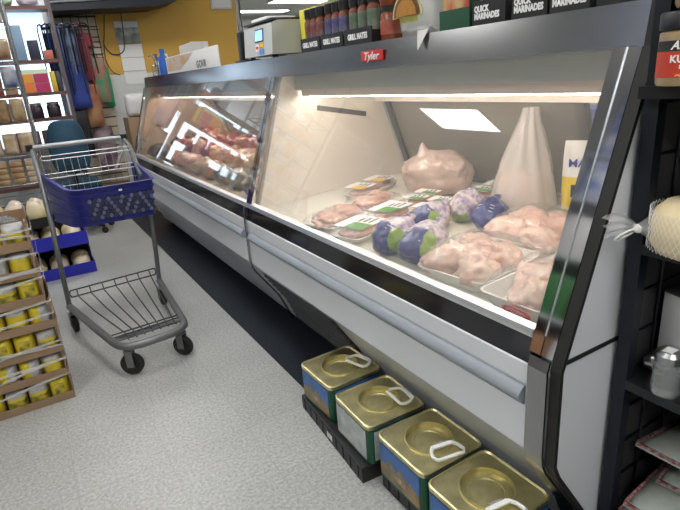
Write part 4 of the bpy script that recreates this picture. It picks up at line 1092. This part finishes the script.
def hbag(x, y, zt, h, w, c, label, seed):
    t = thing('hanging_bag', label, 'hanging bag', (x, y, zt-h), 0, 'bags hanging before the slat wall', world=False)
    MB().pillow(h, w, w*.4, seed, 10, crimp=.05).build('bag', c, t, smooth=60)
    MB().tube([(-.02, 0, h*.97), (-.015, 0, h+.03), (.015, 0, h+.03), (.02, 0, h*.97)], .004, 0, 6).build('loop', black_metal, t)
hbag(.62, 6.15, 1.55, .42, .20, hang[2], 'blue bag hanging under the straps', 1)
hbag(.73, 6.23, 1.36, .42, .17, mat('red_brown_bag', (.30, .07, .04), .6, col2=(.42, .25, .12), scale=9), 'red and brown bag hanging right of the blue bag', 2)
hbag(.86, 6.30, 1.62, .45, .15, mat('red_green_net', (.45, .10, .10), .6, col2=(.05, .28, .14), scale=7), 'red and green net bag hanging against the slats', 3)
hbag(.93, 6.375, 1.52, .40, .09, mat('green_net', (.03, .30, .13), .6, var=.3, scale=12), 'green net hanging at the right edge of the slats', 4)
hbag(.57, 6.16, 1.10, .45, .17, hang[1], 'black bag hanging low below the blue bag', 5)
hbag(.78, 6.30, .93, .48, .20, mat('patterned_bag', (.35, .28, .28), .6, col2=(.10, .04, .08), scale=9), 'patterned dark bag hanging lowest on the slats', 6)
hbag(.50, 6.235, 1.86, .48, .17, hang[0], 'navy bag hanging behind the first straps', 7)
hbag(.66, 6.31, 1.88, .36, .16, hang[4], 'steel blue bag hanging behind the middle straps', 8)
hbag(.585, 6.375, 1.80, .50, .16, hang[1], 'black bag hanging at the back between the straps', 9)
hbag(.76, 6.20, 1.80, .40, .09, hang[3], 'narrow maroon bag hanging at the end of the strap rail', 10)
t = thing('wall_carton', 'dark red hanging pack at the top of the slat grid', 'carton', (.80, 6.3, 1.72))
MB().box(.74, .87, 6.30, 6.40, 1.72, 1.86, bev=.01).build('pack', mat('deep_red_pack', (.28, .03, .05), .5), t); MB().box(.75, .79, 6.297, 6.2998, 1.75, 1.81).build('label', paper_white, t, smooth=0)
# black overhead box
t = thing('overhead_cabinet', 'long black box fixed high above the slats and calendar', 'wall box', (1.05, 6.2, 2.07))
MB().prism([(.52, 2.03), (.52, 2.40), (1.72, 2.40), (1.72, 2.12), (1.5, 2.07)], 6.0, 6.49).build('box', black_metal, t, smooth=0)
MB().tube([(.50, 5.995, 2.10), (1.72, 5.995, 2.17)], .012, 0, 8).build('rail', mat('rail_grey', (.25, .27, .3), .3, .8), t)
# calendar
t = thing('wall_calendar', 'wall calendar with a landscape photograph above white pages', 'calendar', (1.26, 6.48, 1.7))
MB().box(1.135, 1.385, 6.485, 6.498, 1.76, 1.985).build('picture', mat('calendar_photo', (.10, .12, .06), .5, col2=(.42, .45, .45), scale=9), t, smooth=0)
MB().box(1.137, 1.383, 6.483, 6.4848, 1.92, 1.98).build('sky', mat('calendar_sky', (.55, .56, .55), .5), t, smooth=0)
for k in range(3): MB().box(1.145, 1.385, 6.482, 6.486, 1.752-(k+1)*.14+.004, 1.752-k*.14-.002).build('page', paper_white, t, smooth=0)
def sm(p, n=5):
    p = [Vector(q) for q in p]; o = []
    for i in range(len(p)-1):
        a, b, c, d = p[max(i-1, 0)], p[i], p[i+1], p[min(i+2, len(p)-1)]
        for k in range(n):
            t_ = k/n; o.append(.5*((2*b)+(c-a)*t_+(2*a-5*b+4*c-d)*t_*t_+(3*b-a-3*c+d)*t_**3))
    return o+[p[-1]]
m = MB(); m.wire(sm([(1.06, 6.485, 2.05), (1.02, 6.485, 1.85), (1.0, 6.485, 1.75), (1.06, 6.485, 1.66), (1.15, 6.478, 1.66), (1.2, 6.478, 1.72), (1.22, 6.478, 1.9), (1.23, 6.485, 2.06)]), .006)
m.wire(sm([(1.0, 6.485, 1.78), (.985, 6.485, 1.60), (1.03, 6.485, 1.48), (1.10, 6.485, 1.44)]), .005)
tag(m.build('wall_cable', mat('brown_cable', (.10, .06, .03), .6)), 'dark cable looping down the yellow wall to the calendar', 'cable')
# paper notice at the right end of the yellow wall
t = thing('notice', 'white framed notice at the top of the yellow wall', 'notice', (2.36, 6.48, 2.2))
MB().box(2.24, 2.50, 6.482, 6.499, 2.09, 2.42, bev=.003).build('frame', mat('notice_frame', (.58, .56, .52), .5), t); MB().box(2.26, 2.48, 6.479, 6.4819, 2.11, 2.40).build('paper', paper_white, t, smooth=0)
tag(MB().box(1.93, 2.14, 6.480, 6.499, 1.55, 1.75, bev=.002).build('hanging_note', paper_white), 'small white sheet taped to the yellow wall above the header board', 'paper')
# white bag and cartons between the wall and the far case
for z0, lb in ((0, 'brown carton on the floor beyond the end of the far case'), (.501, 'brown carton stacked under the white sack by the wall')):
    tag(MB().box(1.00, 1.34, 5.95, 6.24, z0, z0+.50, bev=.005).build('carton', cardboard), lb, 'carton')
o = MB().pillow(.24, .26, .15, 44, 12, crimp=.04).build('white_bag', mat('white_sack', (.62, .62, .63), .4, bump=.3), smooth=60, loc=(1.15, 6.09, 1.0015)); tag(o, 'white sack standing on the brown carton by the wall', 'sack')
t = thing('wall_shelf', 'thin dark shelf on the white wall under the calendar', 'shelf', (1.3, 6.4, 1.15)); MB().box(1.15, 1.55, 6.25, 6.487, 1.15, 1.17).build('board', black_metal, t, smooth=0)

# ------------------------------------------------------------------ behind the case, seen through the rear doors
t = thing('back_counter', 'grey work counter behind the near case', 'counter', (2.9, 1.6, 0))
MB().box(2.62, 3.2, .2, 3.2, .0, .80).build('cabinet', mat('counter_grey', (.42, .43, .42), .5), t, smooth=0); MB().box(2.58, 3.22, .18, 3.22, .80, .84, bev=.004).build('worktop', mat('worktop_pale', (.58, .58, .55), .4), t)
tag(MB().box(2.68, 2.85, 1.45, 2.35, .841, 1.00, bev=.004).build('wrap_carton', mat('royal_blue_card', (.05, .08, .40), .4)), 'long blue carton on the counter behind the case', 'carton')
tag(MB().box(2.9, 3.1, 1.3, 1.8, .841, 1.12, bev=.004).build('carton', mat('leaf_green_card', (.14, .34, .14), .5)), 'green carton on the counter behind the case', 'carton')
tag(MB().box(2.68, 2.85, 1.0, 1.4, .841, 1.08, bev=.004).build('carton', mat('pale_blue_card', (.42, .50, .58), .5)), 'pale blue carton on the counter behind the case', 'carton')

# ------------------------------------------------------------------ black wire rack at the right
RX0, RX1, RY0, RY1 = 1.048, 1.56, -.42, .604
t = thing('wire_shelf_rack', 'black metal shelf rack with wire grid ends at the right edge', 'shelves', (1.18, .1, 0))
for (x, y) in ((RX0, RY1-.028), (RX1-.028, RY1-.028), (RX0, RY0), (RX1-.028, RY0)): MB().box(x, x+.028, y, y+.028, 0, 1.75).build('post', black_metal, t, smooth=0)
SH = tuple(1.28+(z-1.28)*1.048 for z in (.25, .62, .925, 1.22, 1.52))
for z in SH: MB().box(RX0+(.001 if abs(z-1.217) > .01 else -.03), RX1-.001, RY0+.001, RY1-.003, z-.022, z).build('shelf', mat('black_shelf', (.02, .021, .024), .35, .3), t, smooth=0)
m = MB()
for k in range(5): m.wire([(RX0+.03+k*.1, RY1-.008, .05), (RX0+.03+k*.1, RY1-.008, 1.72)], .0035)
for k in range(17): m.wire([(RX0+.01, RY1-.003, .08+k*.1), (RX1, RY1-.003, .08+k*.1)], .0035)
m.build('end_grid', black_metal, t)
m = MB()
for k in range(10): m.wire([(RX1-.008, RY0+.02+k*.105, .05), (RX1-.008, RY0+.02+k*.105, 1.72)], .0035)
for k in range(17): m.wire([(RX1-.003, RY0, .08+k*.1), (RX1-.003, RY1, .08+k*.1)], .0035)
m.build('back_grid', black_metal, t)
MB().box(RX0+.03, RX1, RY1+.0005, RY1+.004, .02, 1.74).build('shade_sheet', mat('shade_grey', (.075, .075, .08), .6), t, smooth=0)  # dark sheet added in place of the shade behind the end grid
MB().box(RX1+.002, RX1+.012, RY0, RY1, .02, 1.74).build('shading_back', black_metal, t, smooth=0)  # unseen solid back, added to keep the rack dark behind its grid
# jar with red label
jx, jy, jz, jr = .985, .4995, 1.2205, .05
t = thing('spice_tub', 'clear tub with red and black label and black lid on the upper shelf', 'jar', (jx, jy, jz))
MB().lathe([(0, 0), (jr-.003, 0), (jr, .005), (jr, .086), (jr-.005, .09), (0, .09)], (jx, jy, jz), seg=36).build('tub', mat('tan_filling', (.42, .30, .16), .35, var=.2, scale=30, coat=.5), t)
MB().lathe([(jr+.0006, .014), (jr+.0006, .056)], (jx, jy, jz), seg=36).build('label_band', mat('label_red', (.52, .045, .02), .45), t); MB().lathe([(jr+.0007, .056), (jr+.0007, .073)], (jx, jy, jz), seg=36).build('label_band', black_print, t)
MB().lathe([(0, .09), (jr+.001, .09), (jr+.002, .094), (jr+.002, .115), (jr, .118), (0, .118)], (jx, jy, jz), seg=36).build('lid', black_plastic, t)
def curved(s, size, m, z, a0, sx=1., shear=0., bold=.0004):
    """lettering bent round the tub"""
    o = text(s, size, m, t, (0, 0, 0), (0, 0, 0), sx=1, shear=shear, bold=bold)
    for v in o.data.vertices:
        a = a0+(v.co.x*sx)/(jr+.0008); r = jr+.0012+v.co.z
        v.co = Vector((r*math.cos(a), r*math.sin(a), z+v.co.y))
    o.location = (0, 0, 0); o.scale = (1, 1, 1)
A0 = math.atan2(-.452, -.892)
curved('Aroma', .019, white_print, .059, A0-.62, 1.0, .3); curved('KUBBE', .017, white_print, .038, A0-.62, 1.0); curved('SPICE', .008, white_print, .0285, A0-.30, 1.)
curved('~~~', .024, mat('orange_print', (.8, .3, .08), .5), .011, A0-.4, 1.)
# another tub on the shelf above
t2 = thing('food_tub', 'tan tub at the top right corner on the highest shelf', 'jar', (1.06, .50, 1.5205))
MB().lathe([(0, 0), (.05, 0), (.055, .01), (.055, .12), (0, .125)], (1.06, .50, 1.5205), seg=28).build('tub', mat('kraft_tub', (.36, .25, .14), .5, var=.2, scale=9), t2)
t2 = thing('food_tub', 'tan wrapped block standing on the lid of the red labelled tub', 'food pack', (jx+.015, jy-.01, jz+.1185))
MB().lathe([(0, 0), (.046, 0), (.05, .008), (.05, .09), (.04, .10), (0, .10)], (jx+.015, jy-.01, jz+.1185), seg=28).build('pack', MATS['kraft_tub'], t2)
# round loaf in white netting
lx, ly, lz, lr = 1.027, .449, .9255, .098
t = thing('netted_loaf', 'round pale yellow loaf in white netting on the middle shelf', 'loaf', (lx, ly, lz))
m = MB(); m.lathe([(0, .003), (lr*.85, .003), (lr, .02), (lr*1.01, .055), (lr*.95, .082), (lr*.8, .096), (lr*.5, .095), (0, .09)], (lx, ly, lz), seg=40)
for v in m.bm.verts: 
    q = Vector((v.co.x-lx, v.co.y-ly, 0)); k = 1+.05*noise.noise(Vector((q.x*30, q.y*30, v.co.z*30))); v.co.x = lx+q.x*k; v.co.y = ly+q.y*k
m.build('loaf', mat('pale_yellow_crust', (.66, .52, .28), .55, col2=(.74, .62, .40), scale=14, bump=.3, bscale=30), t, smooth=180)
m = MB()
for k in range(56):
    a = 2*PI*k/56
    for s in (1, -1): m.tube([(lx+(lr*1.015+.001)*math.cos(a+s*w*.5), ly+(lr*1.015+.001)*math.sin(a+s*w*.5), lz+.01+.078*w) for w in (0, .25, .5, .75, 1)], .0004, 0, 4)
m.build('netting', white_plastic, t)
kx, ky, kz = .972, .552, .965
m = MB(); m.blob((kx, ky, kz), (.010, .010, .009), 3, .2, 2, 3); m.build('knot', white_plastic, t, smooth=180)
m = MB(); m.tube([(kx, ky, kz), (kx+.022, ky-.012, kz+.002), (lx-.045, ly+.03, lz+.045)], [.008, .024, .045], 0, 14); m.build('gathered_net', net_film, t, smooth=180)
m = MB(); bm = m.bm; rows_ = []
D = Vector((-.062, .026, .012)).normalized(); side = Vector((0.15, .15, .97)).normalized()
for j in range(7):
    s = j/6; c = Vector((kx, ky, kz))+D*(.070*s); w = .006+.019*s**.7
    rows_.append([bm.verts.new(c+side*w*(i/10*2-1)+Vector((.006*math.sin(i*2.2+j), .008*math.sin(i*1.7), 0))*s+Vector((0, 0, .008*math.sin(s*3)))) for i in range(11)])
for a, b in zip(rows_, rows_[1:]):
    for i in range(10): bm.faces.new((a[i], a[i+1], b[i+1], b[i]))
m.build('net_tail', net_film, t, smooth=180)
d1 = Vector((-.03, .014, -.013)).normalized(); d2 = Vector((.35, .3, -.6)).normalized()
c = Vector((kx, ky, kz))+d1*.027
m = MB(); m.tube([c+d1*.022*math.cos(2*PI*k/20)+d2*.008*math.sin(2*PI*k/20) for k in range(20)], .0022, 0, 6, True); m.build('tie_loop', white_plastic, t)
# shelf with shakers and box
ZS = .6205
def shaker(x, y, label, r=.029, lying=False, kz=.9):
    t = thing('glass_shaker', label, 'shaker', (x, y, ZS), 0, 'ribbed glass shakers')
    M = None; c = (x, y, ZS)
    if lying: M = Matrix.Translation((x, y, ZS+r)) @ Matrix.Rotation(.15, 4, 'Z') @ Matrix.Rotation(-PI/2, 4, 'Y'); c = (0, 0, -.05*kz)
    prof = [(0, 0), (r*.92, 0)]+[(r*(1 if k % 2 else .95), .004+k*.0052) for k in range(13)]+[(r*.86, .08), (r*.86, .084), (0, .084)]
    prof = [(q[0], q[1]*kz) for q in prof]
    MB().lathe(prof, c, seg=24, M=M).build('glass_body', mat('ribbed_glass', (.62, .66, .66), .12, trans=.75, spec=.6), t)
    MB().lathe([(q[0], q[1]*kz) for q in [(0, .084), (r*.9, .084), (r*.95, .088), (r*.95, .103), (r*.7, .112), (0, .114)]], c, seg=24, M=M).build('lid', mat('lid_steel', (.42, .42, .42), .3, 1.), t)
    if not lying: MB().box(x-.02, x+.006, y-.012, y+.008, ZS+.1145*kz, ZS+.116*kz).build('label', white_print, t, smooth=0)
    else: 
        m = MB(); m.box(-.0035, .0035, -.011, .011, .0645*kz, .066*kz, M=M); m.build('label', white_print, t, smooth=0)
shaker(1.022, .481, 'ribbed glass shaker with steel lid standing before the white box')
shaker(1.015, .405, 'ribbed glass shaker cut off by the right edge')
shaker(1.10, .545, 'small glass shaker lying with its lid toward the aisle by the rack post', .019, True, .5)
t = thing('white_box', 'plain white box standing on the shelf behind the shakers', 'box', (1.135, .449, ZS), -.25, world=False)
MB().box(-.05, .05, -.10, .10, 0, .182, bev=.003).build('box', mat('white_card', (.66, .66, .67), .55), t)
MB().box(-.052, .052, -.102, .102, .1825, .1855).build('lid_edge', mat('dark_lid_edge', (.06, .06, .06), .5), t, smooth=0)
# packs of cloths in clear plastic on the bottom shelf
cloth = mat('pale_green_cloth', (.38, .42, .37), .4, var=.3, scale=9, coat=1., bump=1., bscale=11)
trimm = mat('red_trim', (.16, .012, .025), .45, col2=(.34, .26, .25), scale=110, coat=.6)
def pack(x, y, z, rz, label, rx=0., ry=0., L=.34, W=.36):
    t = thing('cloth_pack', label, 'cloth pack', (x, y, z), 0, 'plastic wrapped cloths on the bottom shelf', world=False)
    t.rotation_euler = (rx, ry, rz)
    m = MB(); bm = m.bm; n = 12
    g = {}
    for s in (0, 1):
        for i in range(n+1):
            for j in range(n+1):
                u, w = i/n, j/n; e = min(u, 1-u, w, 1-w)
                h = .004+(.026*min(1, e*9)**.5 if s else 0)+(.004*noise.noise(Vector((u*5, w*5, x*40+z*20))) if s else 0)
                g[s, i, j] = bm.verts.new((-L/2+u*L, -W/2+w*W, max(h, .002) if s else 0))
    for i in range(n):
        for j in range(n):
            bm.faces.new((g[1, i, j], g[1, i+1, j], g[1, i+1, j+1], g[1, i, j+1])); bm.faces.new((g[0, i, j], g[0, i, j+1], g[0, i+1, j+1], g[0, i+1, j]))
    for i in range(n):
        bm.faces.new((g[0, i, 0], g[0, i+1, 0], g[1, i+1, 0], g[1, i, 0])); bm.faces.new((g[0, i, n], g[1, i, n], g[1, i+1, n], g[0, i+1, n]))
        bm.faces.new((g[0, 0, i], g[1, 0, i], g[1, 0, i+1], g[0, 0, i+1])); bm.faces.new((g[0, n, i], g[0, n, i+1], g[1, n, i+1], g[1, n, i]))
    m.build('cloth', cloth, t, smooth=60)
    m = MB(); m.box(-L/2-.002, -L/2+.006, -W/2, W/2, .004, .0125, bev=.003); m.box(-L/2+.006, L/2, W/2-.006, W/2+.002, .004, .0125, bev=.003); m.build('red_trim', trimm, t)
for k in range(3):
    pack(1.158+.004*k, .372-.006*k, .2505+k*.0335, .03+.03*k, 'clear wrapped pale cloth pack, %s from the bottom of the low pile' % ordn(k))
pack(1.255, .345, .352, .12, 'clear wrapped pale cloth pack with red trim, topmost lying flat')
pack(1.205, .368, .418, .04, 'clear wrapped cloth pack tilted up on top of the low pile', .0, .17)
o = MB().blob((0, 0, .045), (.07, .03, .05), 91, .2, 1.8, 4, flatz=-.045).build('spotted_cloth', mat('spotted_cloth', (.45, .43, .38), .7, col2=(.03, .03, .03), scale=30), smooth=180, loc=(1.29, .45, .458)); tag(o, 'black and white spotted cloth bundled at the back of the low shelf', 'cloth')

# ------------------------------------------------------------------ goods shelf across the aisle, added out of frame for the chrome to reflect
t = thing('goods_shelf', 'grey goods shelf added out of frame for the chrome post to mirror', 'shelves', (-1.5, 1.2, 0))
m = MB(); m.box(-1.80, -1.78, .2, 2.4, 0, 2.2)
for y in (.2, 2.37): m.box(-1.78, -1.25, y, y+.03, 0, 2.2)
m.build('frame', grey_enamel, t, smooth=0)
for z in (.12, .55, .98, 1.41, 1.84, 2.18): MB().box(-1.78, -1.25, .23, 2.37, z, z+.025).build('shelf', grey_enamel, t, smooth=0)
gc = [('green', (.03, .17, .05)), ('yellow', (.70, .50, .04)), ('white', (.7, .7, .7)), ('blue', (.05, .15, .5)), ('orange', (.35, .16, .06)), ('brown', (.2, .1, .05))]
for L, z in enumerate((.145, .575, 1.005, 1.435, 1.865, 2.205)):
    for k in range(6):
        nme, c = gc[(L*2+k*5+k*k) % 6] if L < 4 else gc[[2, 3, 2, 2, 3, 2][k]] if L == 5 else gc[[1, 0, 4, 1, 0, 2][k]]
        if L >= 4 and k >= 4: nme, c = 'white and blue', (.85, .88, .92)
        o = MB().box(-1.62, -1.27, .27+k*.345, .57+k*.345, z+.0005, z+(.30 if L < 5 else .46), bev=.01).build('goods_case', mat('goods_'+nme, c, .4) if nme != 'white and blue' else mat('goods_bottle_pack', c, .4, col2=(.04, .13, .5), scale=11)); tag(o, 'added %s case of goods, %s along the %s shelf across the aisle' % (nme, ordn(k), ordn(L)), 'case of goods', 'added goods across the aisle')

# the canopies stand a little nearer the aisle: everything on them moves along
bpy.context.view_layer.update()
K = .956
for o in [o for o in scene.objects if o.parent is None and o.get('label') and o.get('kind') is None]:
    ms = [o]+list(o.children_recursive); pts = [q.matrix_world @ Vector(c) for q in ms if q.type == 'MESH' for c in q.bound_box]
    if not pts: continue
    zmin = min(p.z for p in pts); xm = (min(p.x for p in pts)+max(p.x for p in pts))/2; ym = (min(p.y for p in pts)+max(p.y for p in pts))/2
    nm = o.name.split('.')[0]
    if TOP-.06 < zmin < TOP+.12 and 1.1 < xm < 1.42 and .6 < ym < 5.4 and nm not in ('food_tub', 'spice_tub'):
        o.location.x -= .05
        if abs(o.rotation_euler.z) > .1: o.location.y *= K
        else: o.location.y *= K; o.scale.y *= K
    elif nm in ('wire_shelf_rack', 'spice_tub', 'food_tub', 'netted_loaf', 'glass_shaker', 'white_box', 'cloth_pack', 'spotted_cloth'):
        if nm != 'wire_shelf_rack': o.location.x *= 1.048; o.location.y *= 1.048; o.location.z = 1.28+(o.location.z-1.28)*1.048+.0006
        o.location.x -= .021; o.location.y -= .0125

# ------------------------------------------------------------------ light
w = bpy.data.worlds.new('world'); scene.world = w; w.use_nodes = True
bg = w.node_tree.nodes['Background']; bg.inputs[0].default_value = (.70, .84, 1., 1); bg.inputs[1].default_value = 1.9
vs_ = scene.view_settings
scene.display_settings.display_device = 'sRGB'
vs_.view_transform = 'Standard'; vs_.look = 'None'; vs_.gamma = 1; vs_.use_curve_mapping = False; vs_.exposure = 1.25
